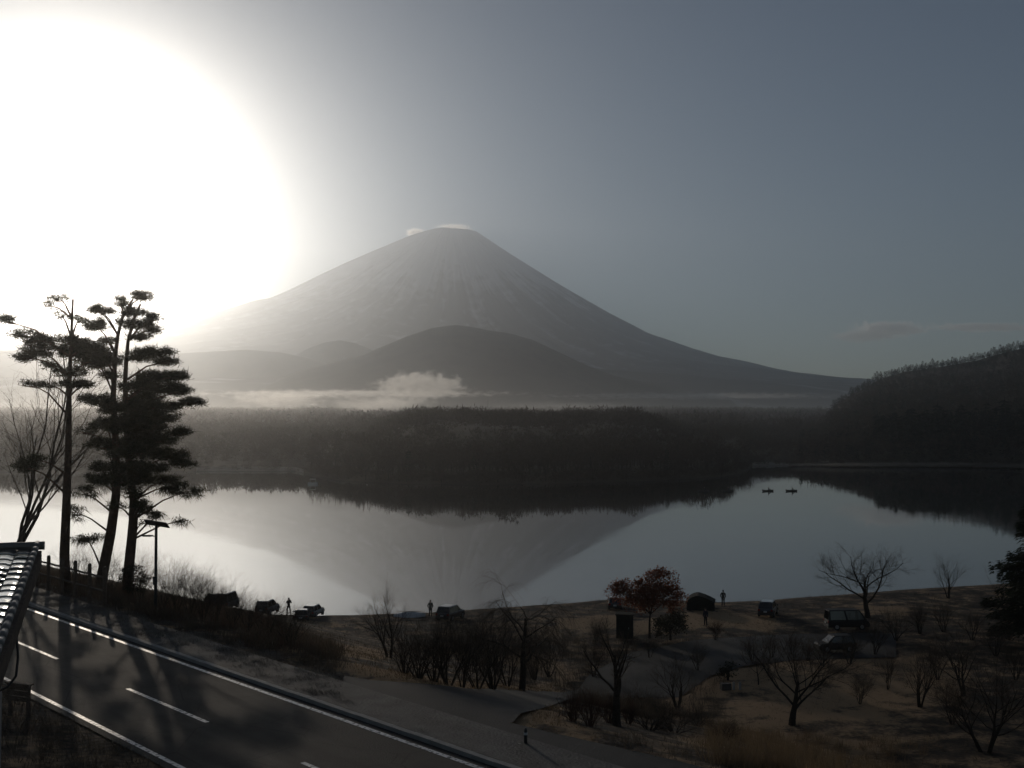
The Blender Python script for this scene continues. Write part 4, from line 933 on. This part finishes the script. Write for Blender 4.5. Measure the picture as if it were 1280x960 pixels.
def car(label, loc, rz, pm_, L=4.2, W=1.68, H=1.50, kind='hatch'):
    """x is the length (front at +x); lower body and cabin lofted as one body, glass, lamps and wheels as parts"""
    t = thing('parked_car' if kind != 'van' else 'parked_van', label, 'car' if kind != 'van' else 'van', loc, rz, 'vehicles parked along the shore')
    h = W / 2; zb = .26; belt = .58 * H if kind != 'van' else .50 * H
    hood = belt - .04
    if kind == 'van':
        low = [(-.5, .62), (-.49, 1.0), (.40, 1.0), (.47, .92), (.5, .66)]
        cab = dict(xb0=-.492, xb1=.44, xt0=-.475, xt1=.27)
    elif kind == 'sedan':
        low = [(-.5, .72), (-.47, .98), (-.30, 1.02), (.20, 1.0), (.43, .90), (.5, .66)]
        cab = dict(xb0=-.36, xb1=.24, xt0=-.22, xt1=.08)
    else:
        low = [(-.5, .70), (-.48, 1.0), (-.1, 1.02), (.22, 1.0), (.45, .90), (.5, .66)]
        cab = dict(xb0=-.47, xb1=.28, xt0=-.40, xt1=.10)
    mb = MB(); secs = []
    for x, k in low:
        z = zb + (belt - zb) * k; e = 1 - .10 * (abs(x) * 2) ** 6
        secs.append([(x * L, -h * .94 * e, zb), (x * L, -h * e, zb + .18), (x * L, -h * e, z - .10), (x * L, -h * .93 * e, z), (x * L, h * .93 * e, z), (x * L, h * e, z - .10), (x * L, h * e, zb + .18), (x * L, h * .94 * e, zb)])
    n0 = 0; mb.v = [p for s in secs for p in s]
    for i in range(len(secs) - 1):
        for j in range(8): mb.f.append((i * 8 + j, i * 8 + (j + 1) % 8, i * 8 + 8 + (j + 1) % 8, i * 8 + 8 + j))
    mb.f.append(tuple(range(8))[::-1]); mb.f.append(tuple(range((len(secs) - 1) * 8, len(secs) * 8)))
    B0, B1, T0, T1 = cab['xb0'] * L, cab['xb1'] * L, cab['xt0'] * L, cab['xt1'] * L; wb_, wt = h * .92, h * .78; zbl = belt - .01; ztp = H
    q = len(mb.v)
    mb.v += [(B0, -wb_, zbl), (B1, -wb_, zbl), (B1, wb_, zbl), (B0, wb_, zbl), (T0, -wt, ztp - .05), (T1, -wt, ztp - .05), (T1, wt, ztp - .05), (T0, wt, ztp - .05),
             (T0 + .1, -wt * .85, ztp), (T1 - .12, -wt * .85, ztp), (T1 - .12, wt * .85, ztp), (T0 + .1, wt * .85, ztp)]
    for f in ((0, 1, 5, 4), (1, 2, 6, 5), (2, 3, 7, 6), (3, 0, 4, 7), (4, 5, 9, 8), (5, 6, 10, 9), (6, 7, 11, 10), (7, 4, 8, 11), (8, 9, 10, 11)): mb.f.append(tuple(q + i for i in f))
    mb.build('body', pm_, t)
    def pane(nm, a, b_, c, d, i0=.09):
        a, b_, c, d = map(Vector, (a, b_, c, d)); ce = (a + b_ + c + d) / 4; n = (b_ - a).cross(d - a).normalized()
        if n.dot(ce - Vector((0, 0, ce.z - .3))) < 0: n = -n
        P = [p.lerp(ce, i0) + n * .012 for p in (a, b_, c, d)]; Q = [p - n * .03 for p in P]
        m_ = MB(); m_.poly(P)
        for i in range(4): m_.poly([P[i], P[(i + 1) % 4], Q[(i + 1) % 4], Q[i]])
        m_.build(nm, win_m, t)
    z1, z2 = belt, ztp - .05
    pane('windscreen', (B1, -wb_, z1), (B1, wb_, z1), (T1, wt, z2), (T1, -wt, z2)); pane('rear_window', (B0, wb_, z1), (B0, -wb_, z1), (T0, -wt, z2), (T0, wt, z2))
    mB, mT = (B0 + B1) / 2 - .02 * L, (T0 + T1) / 2
    for s in (-1, 1):
        pane('side_window', (B0 + .12, s * wb_, z1), (mB - .03, s * wb_, z1), (mT - .03, s * wt, z2), (T0 + .06, s * wt, z2), .08)
        pane('side_window', (mB + .03, s * wb_, z1), (B1 - .16, s * wb_, z1), (T1 - .04, s * wt, z2), (mT + .03, s * wt, z2), .08)
        for x in (-.30, .31):
            w_ = MB().tube([(x * L, s * (h - .17), .31), (x * L, s * (h + .015), .31)], .31, 16).build('wheel', tyre_m, t)
            MB().tube([(x * L, s * (h + .0), .31), (x * L, s * (h + .025), .31)], .19, 12).build('rim', rim_m, w_)
        MB().ball((.485 * L, s * h * .68, zb + (belt - zb) * .62), (.06, .17, .09), 10, 6).build('headlight', head_m, t)
        MB().box((-.497 * L, s * h * .78, belt * .86), (.05, .20, .18)).build('tail_lamp', tail_m, t)
        MB().ball((B1 - .32, s * (h + .08), belt + .08), (.06, .10, .07), 8, 5).build('mirror', pm_, t)
    MB().box((.495 * L, 0, zb + .12), (.10, W * .9, .20)).build('bumper', trim_m, t); MB().box((-.495 * L, 0, zb + .12), (.10, W * .9, .20)).build('bumper', trim_m, t)
    MB().box((-.515 * L, 0, belt * .70), (.02, .33, .16)).build('plate', plate_m, t)
    return t
def spot(px, py): p = at_t(px, py); return p
car('tall dark van half hidden by weeds at the left end of the shore', on(286, 120.5), R(82), PB, 3.2, 1.5, 1.75, 'van')
car('grey car nosing out of the weeds left of the tall dark van', on(270, 119.5), R(250), PS, 3.4, 1.42, 1.2)
car('small dark car low behind the weeds left of the standing photographer', on(336, 121), R(80), PB, 3.4, 1.48, 1.45)
car('blue dark car seen end on, in front of the far hatchback beside the photographer', on(379, 119), R(96), PN, 3.6, 1.5, 1.0, 'sedan')
car('dark hatchback right of the photographer at the water edge', on(393, 121.5), R(80), PB, 3.4, 1.40, 1.25)
car('black car with a shining end beside the standing person in the middle of the shore', spot(563, 774), R(66), PB, 3.6, 1.6, 1.45)
car('car mostly hidden behind the rust leaved tree', spot(769, 760), R(84), PB, 3.4, 1.4, 1.3)
car('dark wagon with a pale shining roof at the right part of the shore', spot(960, 769), R(70), PB, 3.8, 1.6, 1.55)
PM = mat('dull_dark_paint', (.022, .022, .022), .6, spec=.3)
car('long dark van parked under the wide bare tree', spot(1058, 786), R(4), PM, 3.95, 1.62, 1.85, 'van')
car('grey car parked in front of the long dark van', spot(1044, 814), R(188), PM, 3.3, 1.5, 1.40)

# ------------------------------------------------------------------ huts and blocks
shed_m = mat('dark_cladding', (.020, .022, .020), .95, var=(.03, .033, .029), scale=3, spec=.1)
p = at_t(781, 797); u_ = p.y / F
kb = thing('shed', 'narrow dark upright shed in front of the rust leaved tree', 'shed', p, R(-6))
MB().box((0, 0, 1.05), (21 * u_, 1.2, 2.1)).build('wall', shed_m, kb); MB().box((0, 0, 2.15), (23 * u_, 1.4, .10)).build('roof', shed_m, kb)
d_ = MB().box((.1, -.765, .98), (.75, .04, 1.85)).build('door', shed_m, kb); MB().box((.36, -.80, .98), (.04, .04, .16)).build('handle', galv, d_)
p = at_t(876, 761); u_ = p.y / F
ht = thing('boat_hut', 'low dark hut with a rounded roof at the water edge', 'hut', p, R(-10)); ht.scale.z = .72
MB().box((0, 0, .6), (34 * u_, 2.4, 1.2)).build('wall', shed_m, ht)
rb = MB(); nseg = 9; hw = 18 * u_
prf = [(-hw + 2 * hw * k / nseg, 1.18 + .95 * math.sin(math.pi * (k / nseg) ** .8) * (1 if k / nseg < .5 else .9)) for k in range(nseg + 1)]
for k in range(nseg):
    (x0, z0), (x1, z1) = prf[k], prf[k + 1]; rb.poly([(x0, -1.4, z0), (x1, -1.4, z1), (x1, 1.4, z1), (x0, 1.4, z0)])
rb.poly([(x, -1.38, z - .02) for x, z in prf][::-1]); rb.poly([(x, 1.38, z - .02) for x, z in prf]); rb.build('roof', shed_m, ht)
MB().box((-.6, -1.22, .55), (.8, .05, 1.05)).build('door', shed_m, ht)
p = at_t(907, 862)
sb = MB().box((0, 0, .22), (.75, .55, .5)); o = sb.build('stone_block', mat('dark_stone', (.05, .046, .042), .9, var=(.08, .074, .066), scale=3, bump=.6)); o.location = p; o.rotation_euler.z = .2
bv = o.modifiers.new('bevel', 'BEVEL'); bv.width = .05; bv.segments = 2
tag(o, 'dark square stone block on the lawn below the round bush', 'stone block')
for i, (px, lab) in enumerate([(917, 'pale low post standing right beside the dark stone block'), (925, 'second pale low post, farther from the dark stone block')]):
    p = at_t(px, 862); m_ = MB().box((0, 0, .24), (.16, .16, .55)); m_.tube([(0, 0, .5), (0, 0, .56)], .05, 8); o = m_.build('low_post', conc); o.location = p; tag(o, lab, 'post')
# upturned white boat on the beach
p = at_t(512, 771)
ub = thing('rowing_boat', 'pale upturned boat on the beach beside the slender bare tree', 'boat', p, R(10))
m_ = MB(); N = 9
ring = [[(math.cos(math.pi * j / 6) * .62 * (1 - abs(2 * i / (N - 1) - 1) ** 2.4) , math.sin(math.pi * j / 6) * .52 * (1 - .5 * abs(2 * i / (N - 1) - 1) ** 2)) for j in range(7)] for i in range(N)]
for i in range(N):
    for (yy, zz) in ring[i]: m_.v.append((-1.6 + 3.2 * i / (N - 1), yy, zz))
for i in range(N - 1):
    for j in range(6): m_.f.append((i * 7 + j, i * 7 + j + 1, i * 7 + j + 8, i * 7 + j + 7))
m_.build('hull', PW, ub, True); MB().box((0, 0, .53), (2.6, .06, .06)).build('keel', wood_m, ub)

# ------------------------------------------------------------------ people
skin = mat('skin', (.42, .27, .20), .6); hair_m = mat('hair', (.012, .010, .009), .6)
CL = [mat('dark_coat', (.016, .017, .020), .85), mat('brown_coat', (.035, .026, .020), .85), mat('navy_coat', (.014, .018, .030), .85), mat('dark_trousers', (.020, .020, .022), .9), mat('grey_trousers', (.05, .05, .052), .9), mat('red_vest', (.12, .02, .016), .85)]
def skin_mesh(name, verts, edges, radii, m, parent):
    me = bpy.data.meshes.new(name); me.from_pydata([tuple(v) for v in verts], edges, []); me.materials.append(m)
    o = link(name, me, parent); sm = o.modifiers.new('skin', 'SKIN'); sm.use_smooth_shade = True
    for i, r_ in enumerate(radii):
        sv = me.skin_vertices[0].data[i]; sv.radius = (r_, r_) if not hasattr(r_, '__len__') else r_; sv.use_root = (i == 0)
    ss = o.modifiers.new('subsurf', 'SUBSURF'); ss.levels = 1; ss.render_levels = 1
    return o
def person(label, loc, rz, coat, trou, pose='stand', group=None, hat=False, H=1.70, seated=False):
    t = thing('person', label, 'person', loc, rz, group); t.scale = (H / 1.72,) * 3
    V = Vector; J = {}
    base = .92 if not seated else .42
    J['pelvis'] = V((0, 0, base)); J['waist'] = V((0, -.01, base + .16)); J['chest'] = V((0, .0, base + .38)); J['neck'] = V((0, .01, base + .54)); J['head0'] = V((0, -.005, base + .62)); J['head'] = V((0, -.02, base + .72)); J['crown'] = V((0, 0, base + .79))
    for s, n in ((-1, 'l'), (1, 'r')):
        J['sh' + n] = V((s * .17, .01, base + .49))
        if pose == 'camera': J['el' + n] = V((s * .24, -.20, base + .28)); J['wr' + n] = V((s * .07, -.30, base + .58)); hd = V((-s * .35, -.2, .9))
        elif pose == 'pockets': J['el' + n] = V((s * .28, .06, base + .22)); J['wr' + n] = V((s * .19, -.08, base + .02)); hd = V((-s * .3, -.2, -.9))
        elif pose == 'rod' and n == 'r': J['elr'] = V((.25, -.08, base + .24)); J['wrr'] = V((.16, -.32, base + .30)); hd = V((-.1, -1, .1))
        elif pose == 'row': J['el' + n] = V((s * .25, -.16, base + .25)); J['wr' + n] = V((s * .20, -.40, base + .22)); hd = V((0, -1, -.2))
        else: J['el' + n] = V((s * .23, .03, base + .22)); J['wr' + n] = V((s * .24, -.06, base - .03)); hd = V((0, -.1, -1))
        hd.normalize(); J['pa' + n] = J['wr' + n] + hd * .07
        J['hd' + n] = hd
        if seated: J['hip' + n] = V((s * .09, -.02, base - .02)); J['kn' + n] = V((s * .14, -.42, base + .16)); J['an' + n] = V((s * .13, -.70, base - .10)); J['to' + n] = V((s * .13, -.86, base - .06))
        else:
            sp2 = .10 if pose != 'camera' else .15
            J['hip' + n] = V((s * .09, 0, base - .06)); J['kn' + n] = V((s * sp2, -.02, .50)); J['an' + n] = V((s * (sp2 + .02), .02, .08)); J['to' + n] = V((s * (sp2 + .05), -.16, .03))
    vs, es, rs, ix = [], [], [], {}
    def add(k, r_, p=None, par=None):
        ix[k] = len(vs); vs.append(J[k] if p is None else p); rs.append(r_)
        if par is not None: es.append((ix[par], ix[k]))
    add('pelvis', (.14, .10)); add('waist', (.125, .09), None, 'pelvis'); add('chest', (.15, .10), None, 'waist'); add('neck', .055, None, 'chest'); add('head0', .07, None, 'neck'); add('head', (.078, .098), None, 'head0'); add('crown', (.062, .075), None, 'head')
    for n in 'lr':
        s = -1 if n == 'l' else 1
        add('sh' + n, .062, None, 'chest'); add('el' + n, .044, None, 'sh' + n); add('wr' + n, .030, None, 'el' + n); add('pa' + n, (.040, .022), None, 'wr' + n)
        hd = J['hd' + n]; side = hd.cross(V((0, 1, .2))).normalized()
        for k in range(4):
            b_ = J['pa' + n] + side * (.027 - .018 * k); ln = (.070, .080, .075, .058)[k]
            add('f%s%da' % (n, k), .009, b_ + hd * ln * .5, 'pa' + n); add('f%s%db' % (n, k), .007, b_ + hd * ln * .85 + V((-s * .015, 0, 0)), 'f%s%da' % (n, k))
        add('t%sa' % n, .011, J['wr' + n] + hd * .04 + side * .045, 'wr' + n); add('t%sb' % n, .008, J['wr' + n] + hd * .075 + side * .055, 't%sa' % n)
        add('hip' + n, .088, None, 'pelvis'); add('kn' + n, .058, None, 'hip' + n); add('an' + n, .042, None, 'kn' + n); add('to' + n, (.042, .03), None, 'an' + n)
    skin_mesh('body', vs, es, rs, skin, t)
    # clothes follow the same joints, a little fuller
    ks = ['waist', 'chest', 'pelvis', 'shl', 'ell', 'wrl', 'shr', 'elr', 'wrr', 'neck']
    jr = [(.155, .12), (.185, .13), (.165, .125), .085, .065, .048, .085, .065, .048, .075]
    jv = [J[k] for k in ks]; jv[9] = J['chest'].lerp(J['neck'], .8); jv[5] = J['ell'].lerp(J['wrl'], .93); jv[8] = J['elr'].lerp(J['wrr'], .93); jv[2] = J['pelvis'] + V((0, 0, -.04))
    skin_mesh('jacket', jv, [(0, 1), (0, 2), (1, 3), (3, 4), (4, 5), (1, 6), (6, 7), (7, 8), (1, 9)], jr, coat, t)
    ks = ['pelvis', 'hipl', 'knl', 'anl', 'hipr', 'knr', 'anr']
    skin_mesh('trousers', [J[k] for k in ks], [(0, 1), (1, 2), (2, 3), (0, 4), (4, 5), (5, 6)], [(.155, .115), .105, .075, .062, .105, .075, .062], trou, t)
    for n in 'lr':
        a = J['an' + n]; b_ = J['to' + n]; MB().ball((a + b_) / 2 + V((0, 0, -.015)), (.05, .13, .055), 8, 6).build('shoe', trim_m, t)
    hp = J['head']; hb = MB().ball(hp + V((0, .02, .035)), (.092, .108, .085), 10, 7)
    if hat: hb.tube([hp + V((0, -.02, .05)), hp + V((0, -.03, .06))], [.15, .14], 12)
    hb.build('hat' if hat else 'hair', coat if hat else hair_m, t)
    MB().ball(hp + V((0, -.112, -.012)), (.014, .022, .022), 6, 5).build('nose', skin, t)
    for s in (-1, 1): MB().ball(hp + V((s * .032, -.092, .012)), (.012, .010, .008), 6, 5).build('eye', hair_m, t); MB().ball(hp + V((s * .083, .0, -.005)), (.012, .025, .035), 6, 5).build('ear', skin, t)
    MB().box(hp + V((0, -.092, -.05)), (.045, .014, .010)).build('mouth', mat('lips', (.30, .13, .11), .6), t)
    return t
g_ = 'people standing on the shore'
p = on(362.5, 121); person('person in a dark coat raising both hands to a camera, left part of the shore', p, R(25), CL[0], CL[3], 'camera', g_)
cm = thing('camera', 'small black camera held up by the photographer on the left shore', 'camera', p + Vector((.12, -.30, 1.58)), R(25)); MB().box((0, 0, 0), (.14, .07, .10)).build('camera_body', trim_m, cm); MB().tube([(0, -.03, 0), (0, -.13, 0)], .04, 10).build('lens', steel, cm)
p = at_t(538, 771.5); person('person in a dark coat standing close to the black car in mid shore', p, R(170), CL[0], CL[3], 'pockets', g_)
p = at_t(904, 758); person('person in a brown coat standing at the water right of the low hut', p, R(160), CL[1], CL[4], 'pockets', g_)
p = at_t(882, 782.5); person('dark clad person walking on the dry grass below the low hut', p, R(-40), CL[2], CL[3], 'stand', g_)

# ------------------------------------------------------------------ boats on the lake
hull_m = mat('dark_hull', (.028, .026, .024), .5)
def rowboat(label, px, py, rz, who, L=3.3):
    p = at_z(px, py, 0); t = thing('fishing_boat', label, 'boat', p, rz, 'fishing boats on the lake'); m_ = MB(); N = 11
    for i in range(N):
        u = 2 * i / (N - 1) - 1; w_ = .60 * (1 - abs(u) ** 2.6) + .05; sh = .34 + .16 * u * u
        for yy, zz in ((-w_, sh), (-w_ * .8, .02), (0, -.12), (w_ * .8, .02), (w_, sh), (w_ * .86, sh - .02), (w_ * .7, .08), (0, .0), (-w_ * .7, .08), (-w_ * .86, sh - .02)): m_.v.append((u * L / 2, yy, zz))
    for i in range(N - 1):
        for j in range(10): m_.f.append((i * 10 + j, i * 10 + (j + 1) % 10, i * 10 + 10 + (j + 1) % 10, i * 10 + 10 + j))
    m_.f.append(tuple(range(10))); m_.f.append(tuple(range((N - 1) * 10, N * 10))[::-1]); m_.build('hull', hull_m, t)
    for x in (-.8, .15, .95): MB().box((x, 0, .22), (.22, .95, .04)).build('bench', wood_m, t)
    MB().box((-L / 2 - .05, 0, .36), (.2, .22, .42)).build('outboard_motor', trim_m, t)
    q = p + Vector((math.cos(rz) * .15, math.sin(rz) * .15, .06)); person(who, q, rz + R(90), CL[2], CL[3], 'row', 'anglers sitting in the boats', seated=True)
rowboat('small dark fishing boat, left of the two clear boats on the bright water', 960, 614, R(4), 'angler in dark clothes sitting in the left one of the two clear boats')
rowboat('small dark fishing boat nearest the right hill on the bright water', 989.5, 614, R(-3), 'angler in dark clothes sitting in the boat nearest the right hill')
rowboat('small dark fishing boat at the right end of the dark reflection', 910, 614.2, R(6), 'angler in dark clothes sitting in the boat at the reflection edge')
rowboat('small dark fishing boat within the dark reflection, farthest left of the four', 880, 614.2, R(2), 'angler in dark clothes sitting in the boat within the dark reflection')
p = at_z(391, 605.5, 0)
wbt = thing('pleasure_boat', 'white covered boat floating before the left end of the wooded point', 'boat', p, R(5))
m_ = MB(); L = 3.2; N = 9
for i in range(N):
    u = 2 * i / (N - 1) - 1; w_ = .75 * (1 - abs(u) ** 3) + .08
    for yy, zz in ((-w_, .55), (-w_ * .8, -.05), (w_ * .8, -.05), (w_, .55)): m_.v.append((u * L / 2, yy, zz + .08 * u * u))
for i in range(N - 1):
    for j in range(4): m_.f.append((i * 4 + j, i * 4 + (j + 1) % 4, i * 4 + 4 + (j + 1) % 4, i * 4 + 4 + j))
m_.f.append((0, 1, 2, 3)); m_.f.append(tuple(range((N - 1) * 4, N * 4))[::-1]); m_.build('hull', PW, wbt)
MB().box((0, 0, 1.75), (1.9, 1.3, .10)).build('canopy', PW, wbt)
for sx in (-.85, .85):
    for sy in (-.55, .55): MB().tube([(sx, sy, .5), (sx, sy, 1.75)], .03, 6).build('pole', galv, wbt)
# ------------------------------------------------------------------ grass and weeds
def road_like(x, y):
    p, q = pq(x, y); return 14.0 < p < 23.8
rg = np.random.default_rng(21); rw = random.Random(21)
def tufts(name, m, n, test, hgt, wid, per, label, spread=.10, lean=.35, region=(-45, 75, 20, 150), band=None, anyroad=False):
    C, Ls, D = [], [], []; k = 0; tries = 0
    while k < n and tries < n * 12:
        tries += 1
        y = region[2] + (region[3] - region[2]) * rw.random() ** 1.25; x = rw.uniform(max(region[0], -.47 * y), min(region[1], .47 * y))
        if band: x, y = xy(rw.uniform(band[0], band[1]), rw.uniform(band[2], band[3]))
        if not anyroad and road_like(x, y): continue
        z = zt(x, y) + (.12 if anyroad and pq(x, y)[0] < 23.5 else 0)
        if z < .12: continue
        u = to_px((x, y, z)); f = test(u, x, y)
        if f <= 0 or rw.random() > f: continue
        if pip(u, ASPH[0]): continue
        k += 1; h = rw.uniform(*hgt) * (.6 + .4 * f)
        for _ in range(per):
            C.append((x + rw.gauss(0, spread), y + rw.gauss(0, spread), z - .02)); Ls.append(h * rw.uniform(.5, 1.1)); D.append((rw.gauss(0, lean), rw.gauss(0, lean), 1))
    V, Fc = blades(np.array(C), np.array(Ls), rg.uniform(wid[0], wid[1], len(C)), np.array(D), rg)
    return tag(tri_mesh(name, V, Fc, m), label, None, kind='stuff')
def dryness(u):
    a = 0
    for pl, wd, st in DRY_LIT:
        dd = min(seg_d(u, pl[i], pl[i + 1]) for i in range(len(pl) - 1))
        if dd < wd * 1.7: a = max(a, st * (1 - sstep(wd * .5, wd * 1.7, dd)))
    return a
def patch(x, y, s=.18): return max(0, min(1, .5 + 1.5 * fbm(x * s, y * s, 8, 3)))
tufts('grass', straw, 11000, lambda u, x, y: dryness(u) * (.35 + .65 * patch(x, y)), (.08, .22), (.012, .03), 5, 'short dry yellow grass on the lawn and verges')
tufts('weeds', weed_m, 9000, lambda u, x, y: (.25 + .75 * patch(x, y, .12)) * (1 - .8 * min(1, dryness(u))), (.15, .5), (.012, .03), 5, 'brown dead weeds over the slope and shore')
# tall weeds on the embankment at the left and beside the side road
EMB = lambda u, x, y: (.25 + .75 * patch(x, y, .35)) if -80 < u[0] < 425 and pq(x, y)[0] < 31 + 6 * patch(x, y, .15) - 4 * sstep(330, 440, u[0]) else 0
tufts('tall_weeds', weed_m, 3600, EMB, (.3, .95), (.012, .03), 9, 'tall brown weeds along the embankment below the road', .22, .30, band=(24.2, 36, 14, 85))
tufts('tall_weeds', twig_r, 1100, EMB, (.35, 1.1), (.012, .028), 8, 'reddish dead stems among the embankment weeds', .25, .28, band=(24.6, 36, 14, 85))
tufts('tall_grass', straw, 900, lambda u, x, y: (1 if 880 < u[0] < 1180 and u[1] > 905 else 0) * patch(x, y, .3), (.5, 1.2), (.012, .028), 14, 'tall straw coloured grass clumps at the bottom right', .16, .32, (5, 30, 34, 75))
tufts('reeds', weed_m, 900, lambda u, x, y: 1 if (700 < u[0] < 905 and 800 < u[1] < 900) else 0, (.5, 1.2), (.012, .025), 8, 'brown reeds and stalks beside the side road', .2, .25, (0, 30, 55, 110))
tufts('verge_grass', weed_m, 2600, lambda u, x, y: 1 if pq(x, y)[0] < 13.9 else 0, (.1, .45), (.01, .025), 7, 'rough dark grass on the near verge of the road', .12, .35, (-25, 6, 17, 46))
frost_g = mat('frosty_grass', (.12, .11, .095), .9, var=(.24, .23, .21), scale=.7, spec=.2); translucent(frost_g, .4)
tufts('frosty_grass', frost_g, 9000, lambda u, x, y: patch(x, y, .5) if u[0] < 680 else 0, (.05, .18), (.01, .02), 7, 'short frosted grass growing through the footway behind the kerb', .10, .45, band=(21.6, 24.6, -8, 85), anyroad=True)
# shrubs along the embankment crest
ES = [(206, 62, 1.9), (222, 62, 2.2), (240, 60, 2.1), (256, 59, 1.9), (272, 60, 1.8), (292, 58, 1.7), (312, 57, 1.5), (336, 55, 1.5), (366, 52, 1.4), (142, 69, 2.2), (178, 66, 2.4), (104, 72, 2.0)]
LB = ['behind the street lamp', 'just right of the street lamp', 'second right of the street lamp', 'third right of the street lamp', 'below the grey car', 'below the tall dark van', 'right of the tall dark van', 'below the small dark car', 'below the photographer', 'between the two right pines', 'right of the rightmost pine', 'left of the leaning pine']
for i, (px, Y, h) in enumerate(ES):
    f = on(px, Y)
    k = 0
    while pq(f.x, f.y)[0] < 25.2 and k < 60: Y += .4; f = on(px, Y); k += 1
    bare_tree('bare_shrub', 'brown leafless shrub on the embankment, ' + LB[i], 'shrub', f, h * 1.4, .03, 120 + i, stems=8, fan=.36, first=.55, kids=[6, 6, 5, 4], ang=[.5, .6, .6, .6], tw=twig_r if i % 3 == 1 else twig_m, group='shrubs along the embankment')
